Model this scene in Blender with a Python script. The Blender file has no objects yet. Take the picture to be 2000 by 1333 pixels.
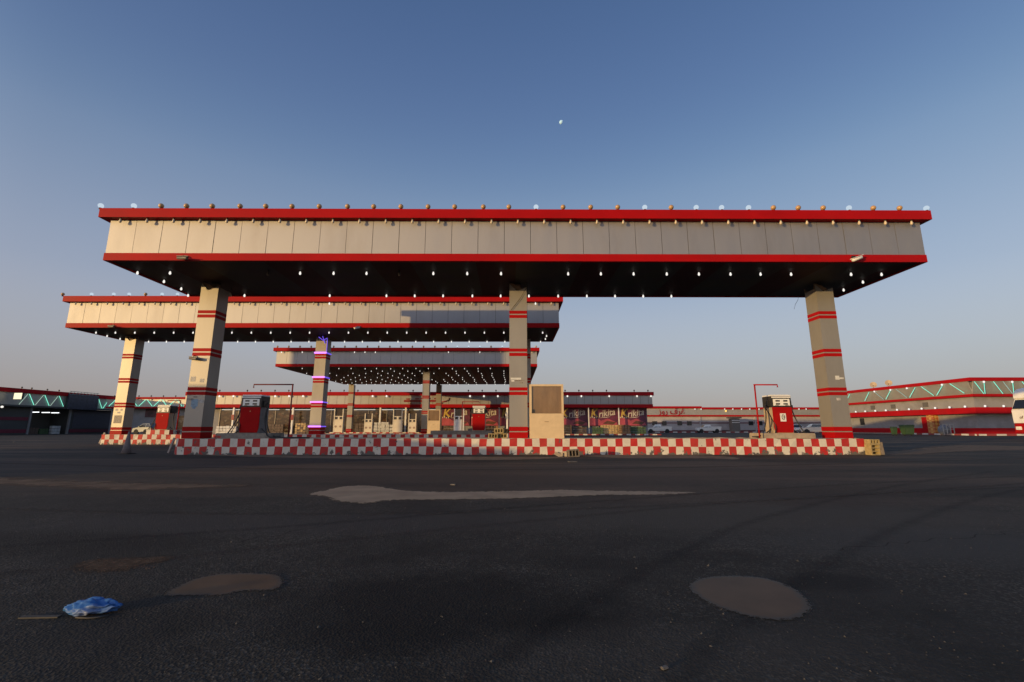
import bpy, bmesh, math, random
from mathutils import Vector, Matrix, noise
R = math.radians
PI = math.pi
random.seed(7)
S = bpy.context.scene
COL = S.collection

# ------------------------------------------------------------------ camera model (16 mm lens, pitched up)
FPX = 889.0
TH = math.atan(170.0 / FPX)
CAMZ = 1.0
CT, ST = math.cos(TH), math.sin(TH)

def W(px, py, Y):
    """world point at distance Y seen at photo pixel (px, py) (2000 px wide photo)"""
    u = (px - 1000) / FPX; v = (666.5 - py) / FPX
    yy = CT - ST * v; zz = ST + CT * v
    return Vector((u / yy * Y, Y, CAMZ + zz / yy * Y))

def G(px, py, z=0.0):
    u = (px - 1000) / FPX; v = (666.5 - py) / FPX
    yy = CT - ST * v; zz = ST + CT * v
    Y = (z - CAMZ) / zz * yy
    return Vector((u / yy * Y, Y, z))

# ------------------------------------------------------------------ materials
MATS = {}
def nt(name):
    m = bpy.data.materials.new(name); m.use_nodes = True
    t = m.node_tree; t.nodes.clear()
    return m, t
def N(t, kind, **kw):
    n = t.nodes.new(kind)
    for k, v in kw.items():
        if k.startswith('i_'):
            n.inputs[k[2:].replace('_', ' ')].default_value = v
        else:
            setattr(n, k, v)
    return n
def L(t, a, b): t.links.new(a, b)
def c4(c): return (c[0], c[1], c[2], 1.0)

def M(name, col, rough=.5, metal=0., var=.18, scale=4., bump=0., bscale=40., stretch=(1, 1, 1), spec=.5, dirt=None, dirtamt=.5, coat=0.):
    """plain procedural surface: base colour broken up by two noises, optional dirt colour in patches, bump"""
    if name in MATS: return MATS[name]
    m, t = nt(name)
    out = N(t, 'ShaderNodeOutputMaterial'); p = N(t, 'ShaderNodeBsdfPrincipled')
    L(t, p.outputs[0], out.inputs[0])
    tc = N(t, 'ShaderNodeTexCoord'); mp = N(t, 'ShaderNodeMapping')
    mp.inputs['Scale'].default_value = stretch
    L(t, tc.outputs['Object'], mp.inputs[0])
    n1 = N(t, 'ShaderNodeTexNoise'); n1.inputs['Scale'].default_value = scale; n1.inputs['Detail'].default_value = 6; n1.inputs['Roughness'].default_value = .65
    L(t, mp.outputs[0], n1.inputs['Vector'])
    mr = N(t, 'ShaderNodeMapRange'); mr.inputs['From Min'].default_value = .3; mr.inputs['From Max'].default_value = .7
    mr.inputs['To Min'].default_value = 1 - var; mr.inputs['To Max'].default_value = 1 + var
    L(t, n1.outputs['Fac'], mr.inputs['Value'])
    mx = N(t, 'ShaderNodeVectorMath', operation='SCALE'); mx.inputs[0].default_value = col[:3]
    L(t, mr.outputs[0], mx.inputs['Scale'])
    last = mx.outputs[0]
    if dirt:
        n2 = N(t, 'ShaderNodeTexNoise'); n2.inputs['Scale'].default_value = scale * .6; n2.inputs['Detail'].default_value = 8; n2.inputs['Roughness'].default_value = .7
        L(t, mp.outputs[0], n2.inputs['Vector'])
        r2 = N(t, 'ShaderNodeMapRange'); r2.inputs['From Min'].default_value = .5; r2.inputs['From Max'].default_value = .72
        r2.inputs['To Max'].default_value = dirtamt
        L(t, n2.outputs['Fac'], r2.inputs['Value'])
        mm = N(t, 'ShaderNodeMix', data_type='RGBA'); L(t, r2.outputs[0], mm.inputs['Factor'])
        L(t, last, mm.inputs['A']); mm.inputs['B'].default_value = c4(dirt)
        last = mm.outputs['Result']
    L(t, last, p.inputs['Base Color'])
    rr = N(t, 'ShaderNodeMapRange'); rr.inputs['To Min'].default_value = max(0, rough - .07); rr.inputs['To Max'].default_value = min(1, rough + .07)
    L(t, n1.outputs['Fac'], rr.inputs['Value']); L(t, rr.outputs[0], p.inputs['Roughness'])
    p.inputs['Metallic'].default_value = metal; p.inputs['Specular IOR Level'].default_value = spec
    p.inputs['Coat Weight'].default_value = coat
    if bump:
        n3 = N(t, 'ShaderNodeTexNoise'); n3.inputs['Scale'].default_value = bscale; n3.inputs['Detail'].default_value = 5
        L(t, tc.outputs['Object'], n3.inputs['Vector'])
        b = N(t, 'ShaderNodeBump'); b.inputs['Strength'].default_value = bump; b.inputs['Distance'].default_value = .01
        L(t, n3.outputs['Fac'], b.inputs['Height']); L(t, b.outputs[0], p.inputs['Normal'])
    MATS[name] = m
    return m

def EM(name, col, strength):
    if name in MATS: return MATS[name]
    m, t = nt(name)
    out = N(t, 'ShaderNodeOutputMaterial'); e = N(t, 'ShaderNodeEmission')
    e.inputs[0].default_value = c4(col); e.inputs[1].default_value = strength
    L(t, e.outputs[0], out.inputs[0]); MATS[name] = m
    return m

silver = M('silver_panel', (.40, .39, .385), rough=.67, metal=.93, var=.05, scale=1.5, stretch=(1, 1, .25), bump=.02, bscale=3, dirt=(.27, .24, .21), dirtamt=.25)
silver_col = M('silver_column', (.305, .285, .25), rough=.48, metal=.4, var=.06, scale=1.2, stretch=(1, 1, .3), dirt=(.20, .17, .14), dirtamt=.35)
silver_far = M('silver_far', (.34, .325, .30), rough=.5, metal=.4, var=.08, scale=.8, dirt=(.3, .25, .2), dirtamt=.3)
red = M('red_trim', (.34, .004, .005), rough=.5, var=.12, scale=1.2, stretch=(.5, .5, 1), dirt=(.26, .012, .01), dirtamt=.4, spec=.08)
red_far = M('red_far', (.32, .006, .010), rough=.55, var=.12, scale=.6, dirt=(.24, .02, .02), dirtamt=.4, spec=.08)
black_back = M('seam_backing', (.03, .022, .018), rough=.8)
roofm = M('roof_deck', (.3, .29, .27), rough=.8)
concrete = M('concrete', (.22, .195, .165), rough=.9, var=.3, scale=5, bump=.5, bscale=30, dirt=(.12, .1, .085), dirtamt=.7)
sandcon = M('sandy_concrete', (.34, .28, .21), rough=.92, var=.25, scale=4, bump=.5, bscale=25, dirt=(.18, .15, .12), dirtamt=.7)
dark_metal = M('dark_metal', (.035, .033, .032), rough=.5, metal=.3, dirt=(.1, .08, .06), dirtamt=.4)
black_rub = M('black_rubber', (.015, .015, .015), rough=.55)
pump_red = M('pump_red', (.33, .006, .007), rough=.6, var=.12, scale=3, dirt=(.18, .015, .01), dirtamt=.5, spec=.06)
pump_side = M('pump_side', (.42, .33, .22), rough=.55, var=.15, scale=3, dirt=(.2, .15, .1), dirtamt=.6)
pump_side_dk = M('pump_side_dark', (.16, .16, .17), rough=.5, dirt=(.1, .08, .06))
white_paint = M('white_paint', (.72, .71, .68), rough=.5, var=.06, scale=2, dirt=(.45, .4, .34), dirtamt=.35)
cream = M('cream_paint', (.62, .47, .28), rough=.5, var=.08, scale=2.5, dirt=(.45, .33, .2), dirtamt=.4)
cream2 = M('cream_white', (.66, .58, .44), rough=.5, var=.08, scale=2.5, dirt=(.42, .32, .2), dirtamt=.4)
brown_glass = M('brown_glass', (.20, .12, .055), rough=.16, var=.25, scale=1.5, stretch=(2, 2, .5), spec=.6, dirt=(.3, .22, .12), dirtamt=.5)
disp_white = M('display_white', (.78, .79, .74), rough=.4, var=.05)
chrome = M('galvanised', (.4, .4, .4), rough=.35, metal=.8)
grey_wall = M('grey_wall', (.235, .232, .24), rough=.85, var=.12, scale=.8, dirt=(.13, .12, .11), dirtamt=.5)
beige_wall = M('beige_wall', (.36, .335, .335), rough=.85, var=.12, scale=.5, dirt=(.2, .18, .165), dirtamt=.5)
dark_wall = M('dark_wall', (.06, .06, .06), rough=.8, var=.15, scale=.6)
dark_in = M('dark_interior', (.02, .02, .02), rough=.9)
def shop_window():
    m, t = nt('shop_glass')
    out = N(t, 'ShaderNodeOutputMaterial'); p = N(t, 'ShaderNodeBsdfPrincipled'); L(t, p.outputs[0], out.inputs[0])
    tc = N(t, 'ShaderNodeTexCoord'); mp = N(t, 'ShaderNodeMapping'); mp.inputs['Scale'].default_value = (1.1, 1, 1.7); L(t, tc.outputs['Object'], mp.inputs[0])
    v = N(t, 'ShaderNodeTexVoronoi', distance='CHEBYCHEV'); v.inputs['Scale'].default_value = 2.3; v.inputs['Randomness'].default_value = .9; L(t, mp.outputs[0], v.inputs['Vector'])
    sp = N(t, 'ShaderNodeSeparateColor'); L(t, v.outputs['Color'], sp.inputs[0])
    r = N(t, 'ShaderNodeValToRGB'); cr = r.color_ramp; cr.interpolation = 'CONSTANT'
    cr.elements[0].color = (.03, .022, .014, 1); cr.elements[1].position = .3; cr.elements[1].color = (.085, .058, .03, 1)
    for p_, c_ in ((.45, (.05, .026, .02)), (.6, (.11, .08, .045)), (.72, (.025, .023, .02)), (.84, (.14, .07, .035)), (.93, (.2, .17, .12))):
        e = cr.elements.new(p_); e.color = c4(c_)
    L(t, sp.outputs[0], r.inputs[0])
    n = N(t, 'ShaderNodeTexNoise'); n.inputs['Scale'].default_value = .5; n.inputs['Detail'].default_value = 4; L(t, tc.outputs['Object'], n.inputs['Vector'])
    mx = N(t, 'ShaderNodeMix', data_type='RGBA'); L(t, n.outputs['Fac'], mx.inputs['Factor']); L(t, r.outputs[0], mx.inputs['A']); mx.inputs['B'].default_value = (.035, .025, .015, 1)
    L(t, mx.outputs['Result'], p.inputs['Base Color']); p.inputs['Roughness'].default_value = .12; p.inputs['Specular IOR Level'].default_value = .6
    MATS['shop_glass'] = m
    return m
shop_glass = shop_window()
screen_dark = M('screen_dark', (.05, .035, .02), rough=.2, var=.3, scale=2)
win_glass = M('window_glass', (.02, .022, .025), rough=.08, var=.2, spec=.6)
white_car = M('car_white', (.62, .62, .6), rough=.3, var=.04, scale=1, dirt=(.42, .38, .32), dirtamt=.3, coat=.4)
silver_car = M('car_silver', (.48, .46, .43), rough=.3, metal=.3, var=.04, scale=1, coat=.4)
blue_car = M('car_blue', (.075, .12, .17), rough=.3, var=.04, scale=1, coat=.4)
car_glass = M('car_glass', (.012, .014, .016), rough=.06, var=.1, spec=.7)
lamp_lens = M('lamp_lens', (.7, .7, .66), rough=.15)
tail_red = M('tail_lamp', (.4, .01, .01), rough=.2)
green_bin = M('green_bin', (.028, .062, .02), rough=.6, dirt=(.1, .1, .06), dirtamt=.5)
yellow_bl = M('mossy_block', (.33, .25, .115), rough=.95, var=.35, scale=9, bump=.6, bscale=35, dirt=(.13, .13, .05), dirtamt=.6)
amber = M('amber_globe', (.46, .28, .12), rough=.3, var=.2, scale=6, spec=.6)
eave_glass = M('eave_bulb_glass', (.55, .46, .34), rough=.25, var=.1, spec=.6)
dead_bulb = M('dead_bulb', (.10, .09, .08), rough=.4)
lit_globe = EM('lit_globe', (.72, .86, 1.0), .60)
lit_white = EM('lit_white', (1.0, .94, .86), .85)
lit_warm = EM('lit_warm', (1.0, .86, .66), 2.2)
teal = EM('teal_neon', (.25, .95, .70), 1.0)
teal_dim = EM('teal_neon_dim', (.6, .85, .72), .5)
violet = EM('violet_led', (.66, .20, 1.0), 1.7)
violet_dk = EM('violet_led_blue', (.16, .09, .75), 1.0)
tube_white = EM('tube_white', (.95, .98, 1.0), 1.6)
sign_lit = EM('sign_lit', (1.0, .88, .58), 1.0)
purple = M('banner_purple', (.10, .016, .042), rough=.5, var=.45, scale=.5, stretch=(1, 1, 2), dirt=(.05, .012, .028), dirtamt=.8)
pinkish = M('banner_pink', (.36, .06, .085), rough=.5, var=.35, scale=.7)
yellow_l = M('letter_yellow', (.50, .34, .07), rough=.5)
white_l = M('letter_white', (.50, .45, .39), rough=.5)
choc = M('banner_brown', (.10, .04, .02), rough=.5, var=.4)
sign_red = M('sign_red', (.22, .012, .012), rough=.4)
spot_lamp_tan = M('spot_lamp_tan', (.34, .26, .18), rough=.5)

# ------------------------------------------------------------------ mesh builder
class MB:
    def __init__(s): s.bm = bmesh.new(); s.mi = 0; s.sm = False
    def face(s, pts):
        f = s.bm.faces.new([s.bm.verts.new(p) for p in pts]); f.material_index = s.mi; f.smooth = s.sm
        return f
    def hexa(s, v):
        vs = [s.bm.verts.new(p) for p in v]
        for q in ((0, 3, 2, 1), (4, 5, 6, 7), (0, 1, 5, 4), (1, 2, 6, 5), (2, 3, 7, 6), (3, 0, 4, 7)):
            f = s.bm.faces.new([vs[i] for i in q]); f.material_index = s.mi
        return s
    def box(s, x0, x1, y0, y1, z0, z1, rot=None):
        v = [Vector(p) for p in ((x0, y0, z0), (x1, y0, z0), (x1, y1, z0), (x0, y1, z0), (x0, y0, z1), (x1, y0, z1), (x1, y1, z1), (x0, y1, z1))]
        if rot is not None:
            c = sum(v, Vector()) / 8
            v = [c + rot @ (p - c) for p in v]
        return s.hexa(v)
    def prism(s, poly, axis, a, b):
        def P(p, h):
            if axis == 'y': return (p[0], h, p[1])
            if axis == 'x': return (h, p[0], p[1])
            return (p[0], p[1], h)
        A = [s.bm.verts.new(P(p, a)) for p in poly]; B = [s.bm.verts.new(P(p, b)) for p in poly]
        n = len(poly)
        fs = [s.bm.faces.new(A), s.bm.faces.new(B[::-1])]
        for i in range(n):
            fs.append(s.bm.faces.new([A[i], B[i], B[(i + 1) % n], A[(i + 1) % n]]))
        for f in fs: f.material_index = s.mi
        return s
    def tube(s, pts, r, n=8, closed=False):
        pts = [Vector(p) for p in pts]; rings = []
        for i, p in enumerate(pts):
            a = pts[max(i - 1, 0)]; b = pts[min(i + 1, len(pts) - 1)]
            d = (b - a).normalized()
            up = Vector((0, 0, 1)) if abs(d.z) < .9 else Vector((1, 0, 0))
            e1 = d.cross(up).normalized(); e2 = d.cross(e1)
            rings.append([s.bm.verts.new(p + (e1 * math.cos(2 * PI * k / n) + e2 * math.sin(2 * PI * k / n)) * r) for k in range(n)])
        for A, B in zip(rings, rings[1:]):
            for k in range(n):
                f = s.bm.faces.new([A[k], A[(k + 1) % n], B[(k + 1) % n], B[k]]); f.smooth = n > 5; f.material_index = s.mi
        for A in (rings[0][::-1], rings[-1]):
            f = s.bm.faces.new(A); f.material_index = s.mi
        return s
    def lathe(s, prof, n=12, c=(0, 0, 0), axis='z'):
        rings = []
        for r, h in prof:
            ring = []
            for k in range(n):
                a = 2 * PI * k / n; x, y = r * math.cos(a), r * math.sin(a)
                q = (x, y, h) if axis == 'z' else ((x, h, y) if axis == 'y' else (h, x, y))
                ring.append(s.bm.verts.new((q[0] + c[0], q[1] + c[1], q[2] + c[2])))
            rings.append(ring)
        for A, B in zip(rings, rings[1:]):
            for k in range(n):
                f = s.bm.faces.new([A[k], A[(k + 1) % n], B[(k + 1) % n], B[k]]); f.smooth = True; f.material_index = s.mi
        for A in (rings[0][::-1], rings[-1]):
            f = s.bm.faces.new(A); f.material_index = s.mi
        return s
    def ball(s, c, r, seg=12, rings=8, zs=1.0):
        prof = [(max(r * math.sin(PI * i / rings), 1e-4), -r * zs * math.cos(PI * i / rings)) for i in range(rings + 1)]
        return s.lathe(prof, seg, c)
    def mesh(s, name, mats):
        bmesh.ops.recalc_face_normals(s.bm, faces=s.bm.faces)
        me = bpy.data.meshes.new(name); s.bm.to_mesh(me); s.bm.free()
        for m in (mats if isinstance(mats, (list, tuple)) else [mats]): me.materials.append(m)
        return me
    def build(s, name, mats, parent=None, loc=(0, 0, 0), rot=(0, 0, 0), bevel=0):
        if bevel:
            bmesh.ops.recalc_face_normals(s.bm, faces=s.bm.faces)
            bmesh.ops.bevel(s.bm, geom=[e for e in s.bm.edges], offset=bevel, segments=2, affect='EDGES', clamp_overlap=True)
        return link(name, s.mesh(name, mats), parent, loc, rot)

def link(name, me, parent=None, loc=(0, 0, 0), rot=(0, 0, 0), scale=(1, 1, 1)):
    o = bpy.data.objects.new(name, me); COL.objects.link(o)
    o.location = loc; o.rotation_euler = rot; o.scale = scale
    if parent is not None: o.parent = parent
    return o
def tag(o, label=None, cat=None, group=None, kind=None):
    if label: o['label'] = label
    if cat: o['category'] = cat
    if group: o['group'] = group
    if kind: o['kind'] = kind
    return o
def thing(name, label, cat, loc=(0, 0, 0), rz=0., group=None):
    o = bpy.data.objects.new(name, None); COL.objects.link(o)
    o.empty_display_size = .3; o.location = loc; o.rotation_euler = (0, 0, rz)
    return tag(o, label, cat, group)
def kids(o): return [c for c in bpy.data.objects if c.parent == o]
def copy_tree(o, loc=None, rz=None, label=None, parent=None):
    c = o.copy(); COL.objects.link(c)
    if parent is not None: c.parent = parent
    if loc is not None: c.location = loc
    if rz is not None: c.rotation_euler = (0, 0, rz)
    if label: c['label'] = label
    for k in kids(o): copy_tree(k, parent=c)
    return c
def text(name, s, size, mat, parent, loc, rot=(PI / 2, 0, 0), shear=0., extrude=.01, align='CENTER', sx=1., fat=0.):
    cu = bpy.data.curves.new(name, 'FONT'); cu.body = s; cu.size = size; cu.shear = shear; cu.extrude = extrude
    cu.align_x = align; cu.offset = fat; cu.resolution_u = 3
    tmp = bpy.data.objects.new('tmp_text', cu); COL.objects.link(tmp)
    bpy.context.view_layer.update()
    me = bpy.data.meshes.new_from_object(tmp.evaluated_get(bpy.context.evaluated_depsgraph_get()))
    w = tmp.dimensions.x
    bpy.data.objects.remove(tmp)
    me.materials.clear(); me.materials.append(mat)
    o = link(name, me, parent, loc, rot, (sx, 1, 1))
    return o, w

# ------------------------------------------------------------------ ground
def asphalt():
    m, t = nt('asphalt')
    out = N(t, 'ShaderNodeOutputMaterial'); p = N(t, 'ShaderNodeBsdfPrincipled'); L(t, p.outputs[0], out.inputs[0])
    tc = N(t, 'ShaderNodeTexCoord')
    def noise_(scale, det, rough, vec=None, stretch=None):
        n = N(t, 'ShaderNodeTexNoise'); n.inputs['Scale'].default_value = scale; n.inputs['Detail'].default_value = det; n.inputs['Roughness'].default_value = rough
        src = tc.outputs['Object']
        if stretch:
            mp = N(t, 'ShaderNodeMapping'); mp.inputs['Scale'].default_value = stretch; mp.inputs['Location'].default_value = vec or (0, 0, 0)
            L(t, src, mp.inputs[0]); src = mp.outputs[0]
        L(t, src, n.inputs['Vector']); return n
    def ramp(src, a, b, lo=0., hi=1.):
        r = N(t, 'ShaderNodeMapRange'); r.inputs['From Min'].default_value = a; r.inputs['From Max'].default_value = b
        r.inputs['To Min'].default_value = lo; r.inputs['To Max'].default_value = hi
        L(t, src, r.inputs['Value']); return r.outputs[0]
    def mix(f, a, b):
        mm = N(t, 'ShaderNodeMix', data_type='RGBA')
        if isinstance(f, float): mm.inputs['Factor'].default_value = f
        else: L(t, f, mm.inputs['Factor'])
        for s_, v in (('A', a), ('B', b)):
            if isinstance(v, tuple): mm.inputs[s_].default_value = c4(v)
            else: L(t, v, mm.inputs[s_])
        return mm.outputs['Result']
    agg = N(t, 'ShaderNodeTexVoronoi'); agg.inputs['Scale'].default_value = 75.; L(t, tc.outputs['Object'], agg.inputs['Vector'])
    sep = N(t, 'ShaderNodeSeparateColor'); L(t, agg.outputs['Color'], sep.inputs[0])
    fine = noise_(220, 3, .7)
    big = noise_(.55, 7, .62)
    mid = noise_(3.2, 6, .7)
    stone = mix(ramp(sep.outputs[0], .62, 1.0, 0., 1.), (.025, .0232, .0188), (.13, .12, .10))
    stone = mix(ramp(fine.outputs['Fac'], .45, .75), stone, (.048, .044, .036))
    worn = mix(ramp(big.outputs['Fac'], .36, .62), (.020, .0187, .0153), stone)
    worn = mix(ramp(mid.outputs['Fac'], .35, .8, 0., .35), worn, (.07, .062, .054))
    # blown sand lying in long streaks across the forecourt
    dust = noise_(1., 7, .6, vec=(3.1, .4, 0), stretch=(.09, .55, 1))
    dust2 = noise_(9., 5, .7, stretch=(.5, 1, 1))
    sep2 = N(t, 'ShaderNodeSeparateXYZ'); L(t, tc.outputs['Object'], sep2.inputs[0])
    far = ramp(sep2.outputs['Y'], 4.5, 11.)
    df = N(t, 'ShaderNodeMath', operation='MULTIPLY'); L(t, ramp(dust.outputs['Fac'], .47, .68), df.inputs[0]); L(t, far, df.inputs[1])
    df2 = N(t, 'ShaderNodeMath', operation='MULTIPLY'); L(t, df.outputs[0], df2.inputs[0]); L(t, ramp(dust2.outputs['Fac'], .25, .65, .35, .95), df2.inputs[1])
    col = mix(df2.outputs[0], worn, (.16, .105, .072))
    # oil stains soaked into the near tarmac, and worn pale lanes
    wob = noise_(2.6, 5, .6)
    def stain(px, py, rx, ry, colr, amt, col):
        q = G(px, py); mp = N(t, 'ShaderNodeMapping', vector_type='TEXTURE'); mp.inputs['Location'].default_value = (q.x, q.y, 0); mp.inputs['Scale'].default_value = (rx, ry, 1)
        L(t, tc.outputs['Object'], mp.inputs[0])
        ln = N(t, 'ShaderNodeVectorMath', operation='LENGTH'); L(t, mp.outputs[0], ln.inputs[0])
        ad = N(t, 'ShaderNodeMath', operation='MULTIPLY_ADD'); L(t, wob.outputs['Fac'], ad.inputs[0]); ad.inputs[1].default_value = 1.1; L(t, ln.outputs['Value'], ad.inputs[2])
        return mix(ramp(ad.outputs[0], 1.15, 1.75, amt, 0.), col, colr)
    dk = (.012, .0116, .0104)
    for args in ((880, 1180, .95, .62, dk, .8), (1120, 1222, .36, .22, dk, .8), (720, 1245, .5, .22, dk, .55), (1620, 1137, .40, .18, dk, .6), (1150, 1100, .5, .2, dk, .4), (1410, 1088, .5, .2, dk, .4), (130, 1060, 1.4, .5, dk, .5), (1760, 960, 3.2, .8, dk, .35)):
        col = stain(*args, col)
    for args in ((1450, 1010, 3.5, .9, (.060, .054, .044), .7), (560, 1020, 3., .6, (.05, .046, .042), .6), (1800, 1060, 1.6, .7, (.054, .052, .047), .6), (1350, 1280, 1.0, .35, (.055, .050, .042), .5), (1020, 925, 8., 2.6, (.085, .06, .045), .55), (350, 905, 9., 2.4, (.075, .052, .04), .5)):
        col = stain(*args, col)
    L(t, col, p.inputs['Base Color'])
    L(t, ramp(big.outputs['Fac'], .3, .7, .78, .92), p.inputs['Roughness'])
    p.inputs['Specular IOR Level'].default_value = .15
    b1 = N(t, 'ShaderNodeBump'); b1.inputs['Strength'].default_value = .55; b1.inputs['Distance'].default_value = .006
    L(t, agg.outputs['Distance'], b1.inputs['Height'])
    b2 = N(t, 'ShaderNodeBump'); b2.inputs['Strength'].default_value = .4; b2.inputs['Distance'].default_value = .03
    L(t, mid.outputs['Fac'], b2.inputs['Height']); L(t, b1.outputs[0], b2.inputs['Normal'])
    L(t, b2.outputs[0], p.inputs['Normal'])
    return m
g = MB(); g.face([(-900, -700, 0), (900, -700, 0), (900, 1500, 0), (-900, 1500, 0)])
tag(g.build('ground', asphalt()), kind='structure')

def soft(name, col, rough=.7, spec=.2, feather=.03, amp=.06, scale=14., var=.2, vscale=3., alpha=1., col2=None, bump=0.):
    """thin deposit on the tarmac: its cover breaks up along the rim (signed distance attribute plus noise)"""
    m, t = nt(name)
    out = N(t, 'ShaderNodeOutputMaterial'); p = N(t, 'ShaderNodeBsdfPrincipled')
    tr = N(t, 'ShaderNodeBsdfTransparent'); ms = N(t, 'ShaderNodeMixShader'); L(t, tr.outputs[0], ms.inputs[1]); L(t, p.outputs[0], ms.inputs[2]); L(t, ms.outputs[0], out.inputs[0])
    at = N(t, 'ShaderNodeAttribute', attribute_name='edge'); tc = N(t, 'ShaderNodeTexCoord')
    n = N(t, 'ShaderNodeTexNoise'); n.inputs['Scale'].default_value = scale; n.inputs['Detail'].default_value = 8; n.inputs['Roughness'].default_value = .72; L(t, tc.outputs['Object'], n.inputs['Vector'])
    a = N(t, 'ShaderNodeMath', operation='MULTIPLY_ADD'); L(t, n.outputs['Fac'], a.inputs[0]); a.inputs[1].default_value = 2 * amp; L(t, at.outputs['Fac'], a.inputs[2])
    r = N(t, 'ShaderNodeMapRange', interpolation_type='SMOOTHSTEP'); r.inputs['From Min'].default_value = amp - feather; r.inputs['From Max'].default_value = amp + feather; r.inputs['To Max'].default_value = alpha
    L(t, a.outputs[0], r.inputs['Value']); L(t, r.outputs[0], ms.inputs[0])
    n2 = N(t, 'ShaderNodeTexNoise'); n2.inputs['Scale'].default_value = vscale; n2.inputs['Detail'].default_value = 6; L(t, tc.outputs['Object'], n2.inputs['Vector'])
    mr = N(t, 'ShaderNodeMapRange'); mr.inputs['From Min'].default_value = .3; mr.inputs['From Max'].default_value = .7; mr.inputs['To Min'].default_value = 1 - var; mr.inputs['To Max'].default_value = 1 + var; L(t, n2.outputs['Fac'], mr.inputs['Value'])
    c = N(t, 'ShaderNodeVectorMath', operation='SCALE'); c.inputs[0].default_value = col; L(t, mr.outputs[0], c.inputs['Scale'])
    last = c.outputs[0]
    if col2:      # damp margin
        e = N(t, 'ShaderNodeMapRange', interpolation_type='SMOOTHSTEP'); e.inputs['From Min'].default_value = .01; e.inputs['From Max'].default_value = .05; L(t, a.outputs[0], e.inputs['Value'])
        e.inputs['From Min'].default_value = amp + .015; e.inputs['From Max'].default_value = amp + .05
        mx = N(t, 'ShaderNodeMix', data_type='RGBA'); L(t, e.outputs[0], mx.inputs['Factor']); mx.inputs['A'].default_value = c4(col2); L(t, last, mx.inputs['B']); last = mx.outputs['Result']
    L(t, last, p.inputs['Base Color']); p.inputs['Roughness'].default_value = rough; p.inputs['Specular IOR Level'].default_value = spec
    return m
def soft_sheet(name, pts, z, mat, res=.03, margin=.1):
    P = [Vector((q[0], q[1])) for q in pts]; n = len(P); D = []
    for i in range(n):
        p0, a, b, p3 = P[i - 1], P[i], P[(i + 1) % n], P[(i + 2) % n]
        for k in range(4):
            u = k / 4; D.append(.5 * ((2 * a) + (b - p0) * u + (2 * p0 - 5 * a + 4 * b - p3) * u * u + (3 * a - p0 - 3 * b + p3) * u ** 3))
    E = list(zip(D, D[1:] + D[:1]))
    def sd(q):
        best = 1e9; ins = False
        for a, b in E:
            ab = b - a; u = max(0, min(1, (q - a).dot(ab) / max(ab.length_squared, 1e-9))); dd = (q - a - ab * u).length_squared
            if dd < best: best = dd
            if (a.y > q.y) != (b.y > q.y) and q.x < (b.x - a.x) * (q.y - a.y) / (b.y - a.y) + a.x: ins = not ins
        return math.sqrt(best) * (1 if ins else -1)
    x0, x1 = min(p.x for p in D) - margin, max(p.x for p in D) + margin; y0, y1 = min(p.y for p in D) - margin, max(p.y for p in D) + margin
    nx, ny = max(2, int((x1 - x0) / (res * 1.6))), max(2, int((y1 - y0) / res))
    V = {}; F = []; vs = []; ed = []
    grid = [[None] * (ny + 1) for _ in range(nx + 1)]
    for i in range(nx + 1):
        for j in range(ny + 1):
            q = Vector((x0 + (x1 - x0) * i / nx, y0 + (y1 - y0) * j / ny)); grid[i][j] = (q, sd(q))
    for i in range(nx):
        for j in range(ny):
            if max(grid[a][b][1] for a in (i, i + 1) for b in (j, j + 1)) < -margin * .9: continue
            f = []
            for a, b in ((i, j), (i + 1, j), (i + 1, j + 1), (i, j + 1)):
                if (a, b) not in V: V[(a, b)] = len(vs); vs.append((grid[a][b][0].x, grid[a][b][0].y, z)); ed.append(grid[a][b][1])
                f.append(V[(a, b)])
            F.append(f)
    me = bpy.data.meshes.new(name); me.from_pydata(vs, [], F); me.materials.append(mat)
    at = me.attributes.new('edge', 'FLOAT', 'POINT'); at.data.foreach_set('value', ed); me.update()
    return tag(link(name, me), kind='structure')
rust_grit = M('rusty_grit', (.105, .066, .042), rough=.9, var=.5, scale=25, bump=.6, bscale=60)
mud = soft('wet_mud', (.092, .058, .033), .5, .14, .016, .055, 26, .2, 3.5, 1., (.060, .052, .040))
pale_mud = soft('pale_silt', (.28, .21, .14), .75, .2, .035, .22, 11, .2, 2.2, 1.)
sand_st = soft('sand_streak', (.16, .108, .07), .9, .15, .25, .55, 1.6, .3, 2.5, .85)
sand_near = soft('sand_foot', (.20, .145, .10), .9, .15, .12, .30, 2.5, .3, 3, .9)
dust = soft('dusty_stain', (.10, .064, .040), .9, .1, .06, .14, 26, .5, 24, .75)
pts_ = lambda *a: [G(*q) for q in a]
soft_sheet('puddle', pts_((604, 966), (640, 958), (672, 951), (728, 950), (790, 959), (880, 962), (1000, 960), (1100, 958), (1200, 960), (1290, 961), (1358, 963), (1290, 967), (1180, 968), (1050, 973), (930, 976), (830, 977), (760, 978), (715, 984), (660, 980), (640, 971)), .006, pale_mud, .035, .2)
soft_sheet('puddle', pts_((322, 1163), (350, 1146), (385, 1131), (432, 1122), (500, 1121), (540, 1124), (552, 1137), (545, 1148), (520, 1155), (470, 1156), (430, 1164), (370, 1164)), .004, mud, .014, .05)
soft_sheet('puddle', pts_((1347, 1146), (1368, 1131), (1425, 1126), (1490, 1130), (1540, 1146), (1572, 1168), (1583, 1190), (1560, 1208), (1510, 1212), (1460, 1204), (1400, 1186), (1362, 1166)), .004, mud, .014, .05)
soft_sheet('sand_drift', pts_((-200, 930), (0, 934), (120, 940), (250, 944), (380, 946), (496, 949), (380, 954), (260, 958), (180, 955), (60, 948), (-200, 945)), .004, sand_st, .10, .5)
soft_sheet('sand_drift', pts_((1130, 890), (1300, 889), (1420, 892), (1445, 898), (1380, 896), (1300, 896), (1200, 895)), .004, sand_near, .08, .4)
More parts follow.
